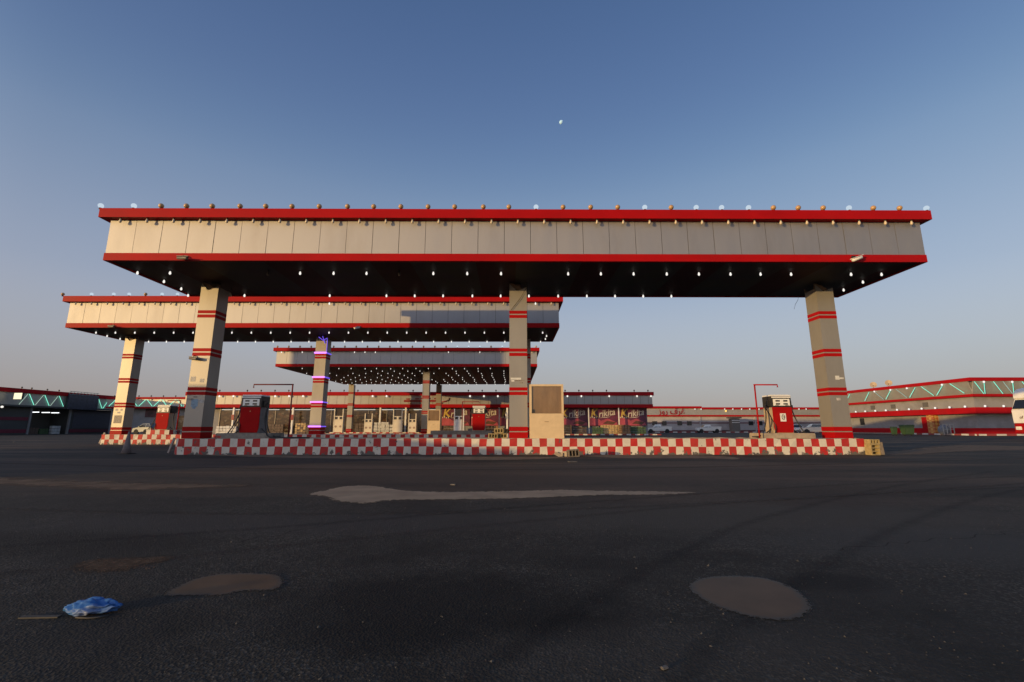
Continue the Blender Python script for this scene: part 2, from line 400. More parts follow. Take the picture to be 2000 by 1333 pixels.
soft_sheet('sand_drift', pts_((360, 888), (560, 890), (800, 892), (1000, 893), (1130, 893), (1000, 899), (800, 898), (560, 895)), .006, sand_near, .10, .4)
soft_sheet('sand_drift', pts_((1716, 886), (1800, 876), (1880, 870), (2000, 872), (2100, 876), (1960, 880), (1850, 884), (1780, 889)), .004, sand_st, .2, .6)
soft_sheet('sand_drift', pts_((150, 1104), (190, 1094), (260, 1091), (330, 1088), (326, 1096), (280, 1104), (250, 1114), (200, 1117), (165, 1114)), .004, dust, .02, .12)
def strip(name, P, w, z, mat):
    """narrow band following a polyline on the ground, with the same rim attribute"""
    P = [Vector((q[0], q[1])) for q in P]; D = []
    for i in range(len(P) - 1):
        p0, a, b, p3 = P[max(i - 1, 0)], P[i], P[i + 1], P[min(i + 2, len(P) - 1)]
        for k in range(10):
            u = k / 10; D.append(.5 * ((2 * a) + (b - p0) * u + (2 * p0 - 5 * a + 4 * b - p3) * u * u + (3 * a - p0 - 3 * b + p3) * u ** 3))
    vs, F, ed = [], [], []
    for i, q in enumerate(D):
        d_ = (D[min(i + 1, len(D) - 1)] - D[max(i - 1, 0)]).normalized(); nn = Vector((-d_.y, d_.x))
        for e, v in ((-w, -w * .5), (0, w * .5), (w, -w * .5)): p = q + nn * e; vs.append((p.x, p.y, z)); ed.append(v)
        if i: b = 3 * (i - 1); F += [[b, b + 3, b + 4, b + 1], [b + 1, b + 4, b + 5, b + 2]]
    me = bpy.data.meshes.new(name); me.from_pydata(vs, [], F); me.materials.append(mat)
    at = me.attributes.new('edge', 'FLOAT', 'POINT'); at.data.foreach_set('value', ed); me.update()
    return tag(link(name, me), kind='structure')
tyre = soft('tyre_rub', (.016, .0155, .0155), .7, .15, .08, .14, 9, .2, 5, .22)
pale_track = soft('pale_track', (.085, .07, .058), .9, .1, .08, .14, 7, .2, 5, .32)
crackm = soft('crack_tar', (.009, .009, .009), .8, .1, .006, .01, 40, .2, 5, .5)
strip('tyre_track', pts_((-100, 1130), (250, 1100), (600, 1062), (1000, 1022), (1400, 985), (1800, 960), (2200, 945)), .10, .003, pale_track)
strip('tyre_track', pts_((-100, 1075), (300, 1048), (700, 1018), (1100, 985), (1600, 950), (2100, 925)), .10, .003, tyre)
strip('tyre_track', pts_((900, 1340), (1150, 1180), (1330, 1080), (1500, 1010), (1750, 950), (1950, 920)), .09, .0025, tyre)
strip('tyre_track', pts_((1330, 1340), (1420, 1240), (1640, 1090), (1780, 1020), (1950, 965), (2150, 930)), .09, .0025, tyre)
strip('tyre_track', pts_((-200, 985), (200, 1000), (700, 1004), (1200, 992), (1700, 965), (2100, 938)), .12, .0035, pale_track)
strip('tyre_track', pts_((-200, 900), (300, 912), (900, 918), (1500, 910), (2100, 893)), .2, .003, pale_track)
rc = random.Random(9)
for (a, b, k) in (((470, 1060), (760, 1000), 16), ((1600, 1075), (1990, 1040), 18)):
    A, B = G(*a), G(*b)
    strip('crack', [A.lerp(B, i / k) + Vector((rc.uniform(-.05, .05), rc.uniform(-.05, .05), 0)) for i in range(k + 1)], .008, .0032, crackm)

# loose stones and grit in the near asphalt: nobody could count them
sb = MB(); rs = random.Random(5)
for i in range(2600):
    y = 1.7 + 6.5 * rs.random() ** 1.6; x = (rs.random() * 2 - 1) * (1.25 * y + .3)
    r = rs.uniform(.002, .0055) * (2.2 if rs.random() < .03 else 1)
    vs = [Vector((rs.gauss(0, 1), rs.gauss(0, 1), rs.gauss(0, 1))).normalized() for _ in range(4)]
    pts = [(x + r * math.cos(a), y + r * math.sin(a), .001) for a in (0, 1.6, 3.1, 4.7)]
    vv = [sb.bm.verts.new((p[0] + rs.uniform(-.3, .3) * r, p[1] + rs.uniform(-.3, .3) * r, p[2])) for p in pts]
    top = sb.bm.verts.new((x + rs.uniform(-.4, .4) * r, y + rs.uniform(-.4, .4) * r, r * rs.uniform(.6, 1.1)))
    for k in range(4): sb.bm.faces.new([vv[k], vv[(k + 1) % 4], top])
tag(sb.build('gravel', M('grit', (.065, .06, .053), rough=.9, var=.6, scale=30)), 'loose stones and grit scattered over the dark asphalt', 'gravel', kind='stuff')

gp = MB()
for i in range(420):
    a, rr0 = rs.random() * 2 * PI, math.sqrt(rs.random()) * (.75 + .35 * rs.random())
    px = 235 + 100 * rr0 * math.cos(a); py = 1104 + 15 * rr0 * math.sin(a) - .06 * (px - 235)
    q = G(px, py); r = rs.uniform(.002, .0055)
    vv = [gp.bm.verts.new((q.x + r * math.cos(b) * rs.uniform(.7, 1.3), q.y + r * math.sin(b) * rs.uniform(.7, 1.3), .002)) for b in (0, 1.3, 2.5, 3.8, 5.1)]
    top = gp.bm.verts.new((q.x, q.y, r * rs.uniform(.7, 1.2)))
    for k in range(5): gp.bm.faces.new([vv[k], vv[(k + 1) % 5], top])
tag(gp.build('gravel', rust_grit), 'rust brown gravel spilled on the asphalt behind the blue bag', 'gravel', kind='stuff')

# ------------------------------------------------------------------ bulbs (shared meshes)
def globe_mesh(mat):
    mb = MB(); mb.ball((0, 0, .135), .092, 14, 10); mb.mi = 1
    mb.lathe([(.05, 0), (.045, .05)], 10)
    return mb.mesh('globe_bulb', [mat, dark_metal])
GLOBE_LIT, GLOBE_AMB = globe_mesh(lit_globe), globe_mesh(amber)
def pear_mesh(mat, s=1.):
    mb = MB(); mb.lathe([(.004 * s, -.20 * s), (.028 * s, -.19 * s), (.05 * s, -.15 * s), (.046 * s, -.115 * s), (.028 * s, -.06 * s), (.028 * s, -.045 * s)], 10)
    mb.mi = 1; mb.lathe([(.03 * s, -.045 * s), (.03 * s, 0)], 8)
    return mb.mesh('pear_bulb', [mat, dark_metal])
PEAR_LIT, PEAR_EAVE, PEAR_DEAD, PEAR_WARM = pear_mesh(lit_white, .84), pear_mesh(eave_glass, .95), pear_mesh(dead_bulb), pear_mesh(lit_white, .95)

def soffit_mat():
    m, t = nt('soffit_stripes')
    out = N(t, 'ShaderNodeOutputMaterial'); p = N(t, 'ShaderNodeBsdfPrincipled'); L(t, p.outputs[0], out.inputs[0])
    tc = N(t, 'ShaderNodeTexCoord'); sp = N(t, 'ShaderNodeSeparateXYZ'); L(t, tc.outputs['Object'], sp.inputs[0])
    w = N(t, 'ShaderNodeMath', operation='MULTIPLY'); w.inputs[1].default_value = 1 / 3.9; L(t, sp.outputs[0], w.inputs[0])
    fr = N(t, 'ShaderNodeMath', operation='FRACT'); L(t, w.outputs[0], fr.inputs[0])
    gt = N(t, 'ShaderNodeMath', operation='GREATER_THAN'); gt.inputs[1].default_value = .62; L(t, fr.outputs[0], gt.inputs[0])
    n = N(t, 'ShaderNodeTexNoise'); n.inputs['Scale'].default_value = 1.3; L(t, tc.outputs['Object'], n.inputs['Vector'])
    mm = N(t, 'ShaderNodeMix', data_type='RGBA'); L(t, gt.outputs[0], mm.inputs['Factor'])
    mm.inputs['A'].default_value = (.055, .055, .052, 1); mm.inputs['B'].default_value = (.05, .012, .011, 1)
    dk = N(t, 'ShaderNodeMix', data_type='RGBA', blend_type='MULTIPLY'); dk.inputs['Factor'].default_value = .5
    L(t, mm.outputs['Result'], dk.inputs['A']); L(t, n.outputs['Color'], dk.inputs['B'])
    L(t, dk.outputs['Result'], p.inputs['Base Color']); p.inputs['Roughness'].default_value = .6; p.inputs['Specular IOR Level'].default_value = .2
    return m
SOFFIT = soffit_mat()

# ------------------------------------------------------------------ fuel canopies
def sticker(parent, x, z, w, h, y, mat, rot=0):
    mb = MB(); mb.box(x - w / 2, x + w / 2, y - .004, y, z - h / 2, z + h / 2)
    return mb.build('sticker', mat, parent)
paper = M('sticker_paper', (.36, .35, .33), rough=.6, var=.5, scale=22)
paper_dk = M('sticker_print', (.22, .19, .16), rough=.6, var=.6, scale=16)
paper_wh = M('sticker_white', (.6, .6, .57), rough=.6, var=.2, scale=14)
sticker_blue = M('sticker_blue', (.17, .27, .36), rough=.5, var=.35, scale=14)

def canopy(name, label, loc, rz, X0, X1, D, z0, cols, lit_globes, globe_x, soffit_pts, eave_lit=(), csize=.72, group=None, dead=(), violet_col=None, pan=.97, base_z=.6, stickers=None, bs=1.):
    """local frame: y = 0 is the front fascia plane, x world-like"""
    t = thing(name, label, 'canopy', loc, rz, group)
    zb = z0 + .28; zt = z0 + 1.57; ztop = z0 + 1.92; o = .25
    # lower red band, four butted boxes
    b = MB(); b.box(X0 - .02, X1 + .02, -.02, .10, z0, zb); b.box(X0 - .02, X1 + .02, D - .10, D + .02, z0, zb)
    b.box(X0 - .02, X0 + .1, .10, D - .10, z0, zb); b.box(X1 - .1, X1 + .02, .10, D - .10, z0, zb)
    b.build('lower_band', red, t)
    # silver fascia panels with open seams over a dark backing
    f = MB(); rs = random.Random(int(X1 * 10))
    def run(a, c, fixed, axis, sgn):
        n = max(1, round((c - a) / pan)); st = (c - a) / n
        for i in range(n):
            p, q = a + i * st + .008, a + (i + 1) * st - .008
            j = [rs.uniform(-.006, .006) for _ in range(4)]
            if axis == 'x':
                y0, y1 = fixed, fixed + sgn * .03
                f.hexa([(p, y0 + j[0], zb + .004), (q, y0 + j[1], zb + .004), (q, y1, zb + .004), (p, y1, zb + .004),
                        (p, y0 + j[2], zt - .004), (q, y0 + j[3], zt - .004), (q, y1, zt - .004), (p, y1, zt - .004)])
            else:
                f.box(min(fixed, fixed + sgn * .03), max(fixed, fixed + sgn * .03), p, q, zb + .004, zt - .004)
    run(X0, X1, 0, 'x', 1); run(X0, X1, D, 'x', -1); run(.04, D - .04, X0, 'y', 1); run(.04, D - .04, X1, 'y', -1)
    f.build('fascia', silver, t)
    k = MB(); k.box(X0 + .034, X1 - .034, .034, .12, zb - .02, zt + .02); k.box(X0 + .034, X1 - .034, D - .12, D - .034, zb - .02, zt + .02)
    k.box(X0 + .034, X0 + .12, .12, D - .12, zb - .02, zt + .02); k.box(X1 - .12, X1 - .034, .12, D - .12, zb - .02, zt + .02)
    k.build('fascia_backing', black_back, t)
    # overhanging top band
    b = MB(); b.box(X0 - o, X1 + o, -o, .12, zt, ztop); b.box(X0 - o, X1 + o, D - .12, D + o, zt, ztop)
    b.box(X0 - o, X0 + .12, .12, D - .12, zt, ztop); b.box(X1 - .12, X1 + o, .12, D - .12, zt, ztop)
    b.build('top_band', red, t)
    MB().box(X0 + .12, X1 - .12, .12, D - .12, ztop - .12, ztop - .06).build('roof_deck', roofm, t)
    MB().box(X0 + .10, X1 - .10, .10, D - .10, z0 + .03, z0 + .07).build('soffit', SOFFIT, t)
    # lamps
    for i, x in enumerate(globe_x):
        link('globe_lamp', GLOBE_LIT if i in lit_globes else GLOBE_AMB, t, (x, -o + .09, ztop))
    n = max(1, round((X1 - X0) / pan)); st = (X1 - X0) / n
    for i in range(n):
        x = X0 + (i + .5) * st + .02
        link('eave_lamp', PEAR_WARM if i in eave_lit else PEAR_EAVE, t, (x, -.17, zt), (0, 0, 0), (1.05, 1.05, 1.0))
    pts = sorted(soffit_pts, key=lambda p: p[1])
    for i, p in enumerate(pts[:100]):
        link('soffit_lamp', PEAR_DEAD if i in dead else PEAR_LIT, t, (p[0], p[1], z0 + .03), (0, 0, rs.random()), (bs, bs, bs))
    if len(pts) > 100:
        mb = MB()
        for p in pts[100:]:
            mb.ball((p[0], p[1], z0 - .09), .045, 8, 6, 1.2)
        tag(mb.build('soffit_lamps_far_rows', lit_white, t), kind='stuff')
    # columns
    h = csize / 2
    for ci, (cx, cy) in enumerate(cols):
        m = MB(); zc = z0 - .2
        # cladding with a V notch cut into the top of the front and back sheet
        for (y0, y1) in ((cy - h, cy - h + .03), (cy + h - .03, cy + h)):
            m.prism([(cx - h, base_z), (cx + h, base_z), (cx + h, zc + .03), (cx + h * .2, zc - .10), (cx - h * .15, zc - .13), (cx - h, zc + .16)], 'y', y0, y1)
        for s_ in (-1, 1):
            xa, xb = sorted((cx + s_ * h, cx + s_ * (h - .03)))
            m.box(xa, xb, cy - h + .03, cy + h - .03, base_z, zc)
        co = m.build('column', silver_col, t)
        # dark steel post and bracket up to the soffit
        s2 = MB(); s2.box(cx - .12, cx + .12, cy - .12, cy + .12, base_z, z0 + .03); s2.prism([(cx - h, zc + .1), (cx + .14, zc - .14), (cx + .16, zc + .0), (cx - h + .10, z0 + .02), (cx - h, z0 + .02)], 'y', cy - h + .05, cy - h + .11)
        s2.build('steel_post', M('post_steel', (.20, .13, .08), rough=.7, dirt=(.05, .04, .03)), co)
        for zc_, tall in ((5.62, .3), (4.03, .3), (2.45, .3)):
            zc_ = zc_ - 6.97 + z0
            s3 = MB()
            for q in ((zc_ + .025, zc_ + .155), (zc_ - .155, zc_ - .025)):
                s3.box(cx - h - .006, cx + h + .006, cy - h - .006, cy + h + .006, q[0], q[1])
            s3.build('stripe', red, co)
        s3 = MB(); s3.box(cx - h - .008, cx + h + .008, cy - h - .008, cy + h + .008, base_z, base_z + .24); s3.box(cx - h - .008, cx + h + .008, cy - h - .008, cy + h + .008, base_z + .28, base_z + .45)
        s3.build('base_band', red, co)
        if violet_col == ci:
            for zz in (z0 - 1.12, z0 - 2.72, z0 - 4.33, base_z + .5):
                e = h + .03
                e1 = MB(); e1.tube([(cx - e, cy - e, zz), (cx + e, cy - e, zz)], .05, 6); e1.tube([(cx - e, cy - e, zz), (cx - e, cy + e, zz)], .05, 6); e1.build('led_strip', violet, co)
                e1 = MB(); e1.tube([(cx + e, cy - e, zz), (cx + e, cy + e, zz)], .035, 6); e1.build('led_strip', violet_dk, co)
            e1 = MB(); e1.tube([(cx - .2, cy - e, z0 - .08), (cx + .1, cy - e, z0 - .3), (cx + h, cy - e, z0 - .15), (cx + h + .03, cy - e, z0 - .42)], .025, 5); e1.tube([(cx + h + .03, cy - h - .03, z0 - .4), (cx + h + .03, cy - h - .03, z0 - 1.1)], .02, 5)
            e1.tube([(cx + .05, cy - e, z0 - .02), (cx + .25, cy - e, z0 - .5)], .022, 5)
            e1.build('led_strip', violet_dk, co)
        for (sx, sz, sw, sh, sm) in (stickers or {}).get(ci, ()):
            sticker(co, cx + sx, sz, sw, sh, cy - h, sm)
    return t

# canopy 1 (nearest)
Y1 = 15.75
gx1 = [200, 264, 317, 366, 416, 470, 520, 571, 624, 679, 730, 783, 836, 888, 944, 994, 1047, 1100, 1154, 1207, 1260, 1312, 1361, 1411, 1464, 1513, 1562, 1611, 1662, 1710, 1762, 1815]
globes1 = [W(x, 412, Y1 - .16).x - .15 for x in gx1]
lit1 = {0, 1, 16, 20, 22, 23, 24, 28, 31}
so1 = [(W(x, 531, 16.9).x - .15, 1.15) for x in (273, 336, 526, 588, 653, 717, 781, 847, 913, 979, 1110, 1174, 1238, 1303, 1366, 1428, 1487, 1547, 1665, 1725)]
so1 += [(W(x, 576, 20.0).x - .15, 4.2) for x in (373, 482, 647, 757, 812, 867, 924, 979, 1034, 1091, 1147, 1202, 1257, 1312, 1620)]
so1 += [(-14.4, 2.2), (-14.4, 3.2), (14.3, 2.1), (14.3, 3.2)]
st1 = {0: [(-.2, 2.93, .2, .2, paper), (.16, 2.87, .17, .15, paper), (-.22, 2.12, .26, .07, paper_dk), (-.02, 2.22, .14, .05, paper_dk), (.22, 2.05, .22, .12, paper), (-.02, 1.98, .26, .3, sticker_blue), (-.02, 1.8, .14, .1, sticker_blue), (-.25, 2.3, .14, .06, paper_dk)],
       1: [(-.1, 2.95, .42, .08, paper_wh), (.05, 2.88, .4, .05, paper_dk), (-.22, 2.88, .12, .1, paper_wh), (.12, 2.79, .14, .05, paper_dk)],
       2: [(.05, 3.0, .16, .16, paper_wh), (.2, 2.98, .2, .06, paper_wh), (-.02, 2.14, .16, .1, M('sticker_pale', (.42, .39, .37), rough=.6, var=.3, scale=14))]}
canopy('fuel_canopy', 'nearest and largest fuel canopy, silver fascia between red bands, spanning the middle of the photo', (.15, Y1, 0), R(.35),
       -14.95, 15.05, 4.6, 6.97, [(-12.72, 2.9), (.12, 2.9), (12.98, 2.9)], lit1, globes1, so1, stickers=st1, group='fuel canopies', dead={2, 6}, pan=.968)
# canopy 2
Y2 = 26.9
c2x = (W(129, 636, Y2).x + W(1092, 636, Y2).x) / 2
w2 = (W(1092, 636, Y2).x - W(129, 636, Y2).x) / 2
gx2 = [127, 183, 226, 256, 288, 320, 350, 378] + list(range(408, 1100, 30))
globes2 = [W(x, 580, Y2).x - c2x for x in gx2]
so2 = [(W(x, 650, Y2 + 1.1).x - c2x, 1.15) for x in range(186, 1075, 38)]
so2 += [(W(x, 665, Y2 + 4).x - c2x, 4.2) for x in range(286, 1064, 35)] + [(-w2 + .6, 2.2), (-w2 + .6, 3.2), (w2 - .6, 2.2), (w2 - .6, 3.2)]
st2 = {0: [(-.16, 2.15, .16, .13, paper), (.14, 2.15, .14, .13, paper), (0, 1.97, .2, .1, paper), (0, 1.55, .5, .5, paper_dk)]}
canopy('fuel_canopy', 'second fuel canopy behind the nearest, sunlit fascia shadowed across its right half', (c2x, Y2, 0), 0,
       -w2, w2, 4.6, 6.97, [(W(226.5, 835, 29.4).x - c2x, 2.9), (W(614.3, 835, 29.4).x - c2x, 2.9), (W(1026, 745, 29.4).x - c2x, 2.9)], {2, 3, 5, 6, 7, 1}, globes2, so2, eave_lit={16, 28, 29}, violet_col=1, stickers=st2, group='fuel canopies', pan=.968)
# canopy 3 (deep)
Y3 = 46.
z3 = W(800, 716.5, Y3).z
x3a, x3b = W(538, 716, Y3).x, W(1049, 716, Y3).x
c3x, w3 = (x3a + x3b) / 2, (x3b - x3a) / 2
D3 = 19.2
so3 = []
for j in range(9):
    for i in range(20):
        so3.append((-w3 + .9 + i * (2 * w3 - 1.8) / 19 + random.uniform(-.12, .12), 1.2 + j * (D3 - 2.2) / 8 + random.uniform(-.15, .15)))
canopy('fuel_canopy', 'deep third fuel canopy farthest back, shaded grey fascia, underside dotted with many bulb rows', (c3x, Y3, 0), 0,
       -w3, w3, D3, z3, [(W(622, 800, 48.5).x - c3x, 2.5), (W(831.5, 800, 48.5).x - c3x, 2.5), (W(1030, 800, 48.5).x - c3x, 2.5), (W(685, 800, 64).x - c3x, 18), (W(856.5, 800, 64).x - c3x, 18), (W(1024, 800, 64).x - c3x, 18)],
       {16, 17, 18, 20, 22}, [-w3 + .1 + i * (2 * w3 - .2) / 23 for i in range(24)], so3, eave_lit={0, 2, 7, 8, 9, 16, 19}, csize=.7, group='fuel canopies', pan=1.05, base_z=.45, bs=.85, dead=set(random.sample(range(100), 22)))

# ------------------------------------------------------------------ kerbed pump islands
def chip_mat(name, col, dirtc):
    m, t = nt(name)
    out = N(t, 'ShaderNodeOutputMaterial'); p = N(t, 'ShaderNodeBsdfPrincipled'); L(t, p.outputs[0], out.inputs[0])
    tc = N(t, 'ShaderNodeTexCoord'); sp = N(t, 'ShaderNodeSeparateXYZ'); L(t, tc.outputs['Object'], sp.inputs[0])
    n1 = N(t, 'ShaderNodeTexNoise'); n1.inputs['Scale'].default_value = 4.5; n1.inputs['Detail'].default_value = 7; n1.inputs['Roughness'].default_value = .68
    L(t, tc.outputs['Object'], n1.inputs['Vector'])
    # paint flakes off most along the foot of the kerb
    ft = N(t, 'ShaderNodeMapRange'); ft.inputs['From Min'].default_value = 0; ft.inputs['From Max'].default_value = .22; ft.inputs['To Min'].default_value = .17; ft.inputs['To Max'].default_value = 0
    L(t, sp.outputs[2], ft.inputs['Value'])
    ad = N(t, 'ShaderNodeMath', operation='ADD'); L(t, n1.outputs['Fac'], ad.inputs[0]); L(t, ft.outputs[0], ad.inputs[1])
    ch = N(t, 'ShaderNodeMapRange'); ch.inputs['From Min'].default_value = .635; ch.inputs['From Max'].default_value = .655; L(t, ad.outputs[0], ch.inputs['Value'])
    n2 = N(t, 'ShaderNodeTexNoise'); n2.inputs['Scale'].default_value = 2.1; n2.inputs['Detail'].default_value = 8; n2.inputs['Roughness'].default_value = .75
    L(t, tc.outputs['Object'], n2.inputs['Vector'])
    dr = N(t, 'ShaderNodeMapRange'); dr.inputs['From Min'].default_value = .42; dr.inputs['From Max'].default_value = .75; dr.inputs['To Max'].default_value = .6; L(t, n2.outputs['Fac'], dr.inputs['Value'])
    a = N(t, 'ShaderNodeMix', data_type='RGBA'); L(t, dr.outputs[0], a.inputs['Factor']); a.inputs['A'].default_value = c4(col); a.inputs['B'].default_value = c4(dirtc)
    b = N(t, 'ShaderNodeMix', data_type='RGBA'); L(t, ch.outputs[0], b.inputs['Factor']); L(t, a.outputs['Result'], b.inputs['A']); b.inputs['B'].default_value = (.10, .09, .08, 1)
    L(t, b.outputs['Result'], p.inputs['Base Color']); p.inputs['Roughness'].default_value = .7
    bp = N(t, 'ShaderNodeBump'); bp.inputs['Strength'].default_value = .5; bp.inputs['Distance'].default_value = .012
    inv = N(t, 'ShaderNodeMath', operation='SUBTRACT'); inv.inputs[0].default_value = 1; L(t, ch.outputs[0], inv.inputs[1])
    L(t, inv.outputs[0], bp.inputs['Height']); L(t, bp.outputs[0], p.inputs['Normal'])
    return m
KR = chip_mat('kerb_red', (.42, .016, .014), (.26, .04, .03))
KW = chip_mat('kerb_white', (.60, .56, .48), (.36, .31, .25))

def rounded(x0, x1, y0, y1, r, n=7, rr=None):
    rr = rr or r
    P = []
    for cx, cy, a0, r in ((x1 - rr, y0 + rr, -PI / 2, rr), (x1 - rr, y1 - rr, 0, rr), (x0 + r, y1 - r, PI / 2, r), (x0 + r, y0 + r, PI, r)):
        for k in range(n + 1):
            a = a0 + PI / 2 * k / n; P.append(Vector((cx + r * math.cos(a), cy + r * math.sin(a))))
    return P
def resample(P, step):
    P = P + [P[0]]; tot = sum((b - a).length for a, b in zip(P, P[1:])); n = round(tot / step / 2) * 2; st = tot / n
    out = [P[0]]; acc = 0; i = 0; pos = P[0].copy(); need = st
    while len(out) < n:
        d = (P[i + 1] - pos).length
        if d >= need:
            pos = pos + (P[i + 1] - pos).normalized() * need; out.append(pos.copy()); need = st
        else:
            need -= d; pos = P[i + 1].copy(); i += 1
    return out
def checker_kerb(name, parent, poly, z0, h, rows, step, seed=1):
    rs = random.Random(seed); mb = MB(); P = resample(poly, step); n = len(P); rh = h / rows
    V = [[mb.bm.verts.new((p.x + rs.uniform(-.014, .014), p.y + rs.uniform(-.014, .014), z0 + r * rh + (rs.uniform(-.016, .016) if 0 < r else 0))) for p in P] for r in range(rows + 1)]
    for r in range(rows):
        for i in range(n):
            f = mb.bm.faces.new([V[r][i], V[r][(i + 1) % n], V[r + 1][(i + 1) % n], V[r + 1][i]]); f.material_index = (i + r) % 2
    top = mb.bm.faces.new(V[rows]); top.material_index = 2
    return mb.build(name, [KR, KW, sandcon], parent)
def island(label, x0, x1, y0, y1, h, rows=2, step=.288, r=.45, seed=1, plinths=()):
    t = thing('pump_island', label, 'island', (0, 0, 0), 0, 'checkered pump islands')
    checker_kerb('kerb', t, rounded(x0, x1, y0, y1, r, 7, .07), 0, h, rows, step, seed)
    for (a, b, c, d, ph, mat) in plinths:
        MB().box(a, b, c, d, h - .02, h + ph).build('plinth', mat, t, bevel=.02)
    return t
IH = .6
island('nearest kerb island, red and white checkered tiles chipped along the foot, under the largest canopy', -13.1, 13.56, 17.85, 19.75, IH, plinths=(
    (-11.75, -9.55, 18.4, 19.5, .2, concrete), (9.95, 12.0, 18.35, 19.5, .2, sandcon)))
t2 = island('second checkered kerb island behind the nearest one, its left end glowing orange in sunlight', W(195, 855, 29.1).x, 1.0, 28.9, 30.9, IH, step=.29, seed=2, plinths=(
    (W(848, 840, 29.5).x - .2, W(960, 840, 29.5).x, 29.3, 30.6, .24, concrete),))
checker_kerb('plinth', t2, rounded(W(286, 840, 29.2).x, W(336, 840, 29.2).x, 29.1, 30.5, .1, 2), IH - .01, .30, 1, .29, 5)
island('third checkered kerb island, farthest back, carrying the cream dispensers', W(625, 846, 46.4).x, W(905, 846, 46.4).x, 46.4, 49.6, .45, step=.45, seed=3)
island('fourth low kerb island under the back columns of the deep canopy', W(640, 846, 62.6).x, W(930, 846, 62.6).x, 62.6, 65.2, .45, step=.45, seed=4)

# ------------------------------------------------------------------ dispensers
def hose(parent, pts, r=.022):
    P = [Vector(p) for p in pts]; out = []
    n = len(P)
    for i in range(n - 1):
        p0, a, b, p3 = P[max(i - 1, 0)], P[i], P[i + 1], P[min(i + 2, n - 1)]
        for k in range(6):
            u = k / 6
            out.append(.5 * ((2 * a) + (b - p0) * u + (2 * p0 - 5 * a + 4 * b - p3) * u * u + (3 * a - p0 - 3 * b + p3) * u ** 3))
    out.append(P[-1])
    return MB().tube(out, r, 7).build('hose', black_rub, parent)

def red_pump(label, loc, side=pump_side, sign=False, hoses=True, s=1.0, wings=True):
    t = thing('fuel_pump', label, 'fuel pump', loc, 0, 'red fuel pumps'); t.scale = (s, s, s)
    w, d = .40, .66                           # half width, depth ; front at y = 0
    b = MB(); b.box(-w, w, .03, d, 0, 1.02); b.build('cabinet', side, t, bevel=.008)
    MB().prism([(-w + .05, .02), (w - .05, .02), (w - .005, .2), (w - .005, 1.03), (-w + .005, 1.03), (-w + .005, .2)], 'y', 0, .028).build('front_panel', pump_red, t, bevel=.006)
    # head with dark frame, white dial board and pale cap
    h = MB(); h.box(-w - .01, w + .01, .02, d + .01, 1.035, 1.47); hd = h.build('head', dark_metal, t, bevel=.012)
    MB().box(-w + .07, w - .07, -.005, .018, 1.09, 1.36).build('display', disp_white, hd)
    for sx in (-1, 1):
        for z in (1.16, 1.28):
            MB().box(sx * .155 - .085, sx * .155 + .085, -.012, -.006, z - .03, z + .03).build('dial_window', M('dial_dark', (.03, .025, .025), rough=.3), hd)
        MB().box(sx * .2 - .06, sx * .2 + .06, -.012, -.006, 1.098, 1.118).build('price_slot', MATS['dial_dark'], hd)
    MB().box(-w + .02, w - .02, -.004, .018, 1.40, 1.455).build('cap_strip', white_paint, hd)
    MB().prism([(-w - .01, 1.475), (w + .01, 1.475), (w - .02, 1.53), (-w + .02, 1.53)], 'y', .03, d).build('top_cap', white_paint, hd)
    if sign:
        MB().box(-.115, .115, -.008, -.002, .46, .78).build('sign_plate', white_paint, t, bevel=.002)
        ring = MB(); P = [Vector((.055 * math.cos(a), -.013, .63 + .1 * math.sin(a))) for a in [2 * PI * k / 16 for k in range(17)]]
        ring.tube(P, .012, 5); ring.tube([(-.02, -.013, .66), (.02, -.013, .66), (.02, -.013, .6), (-.02, -.013, .58)], .009, 5)
        ring.build('emblem', M('emblem_dark', (.05, .06, .05), rough=.5), t)
    else:
        MB().prism([(-.03, .86), (0, .83), (.03, .86), (0, .91)], 'y', -.006, -.001).build('emblem', M('emblem_gold', (.35, .12, .04), rough=.5), t)
    for sx in (-1, 1):
        x = sx * (w + .012)
        k = MB(); k.box(min(x, x + sx * .09), max(x, x + sx * .09), .16, .42, 1.08, 1.30); k.build('nozzle_holster', dark_metal, t, bevel=.01)
        nz = MB(); nz.tube([(x + sx * .13, .26, .98), (x + sx * .12, .27, 1.16), (x + sx * .07, .3, 1.25), (x + sx * .02, .33, 1.27)], .024, 7); nz.box(x + sx * .13 - .02, x + sx * .13 + .02, .2, .3, 1.0, 1.12)
        nz.build('nozzle', black_rub, t)
        if hoses:
            hose(t, [(x + sx * .13, .26, .98), (x + sx * .16, .2, .7), (x + sx * .26, .12, .35), (x + sx * .42, .06, .02), (x + sx * .62, .02, -.12), (x + sx * .80, .04, -.14), (x + sx * .78, .2, -.14), (x + sx * .45, .2, -.13), (x + sx * .12, .18, .08), (x + sx * .012, .2, .18)])
    if hoses:
        hose(t, [(-w - .05, .4, 1.0), (-w - .03, .1, .62), (-w - .12, -.02, .30), (-w - .26, -.06, -.05), (-w - .1, -.08, -.16), (-w + .02, -.05, .1), (-w + .05, -.02, .3), (-w - .02, .05, .52), (-w - .02, .12, .6)], .018)
    return t

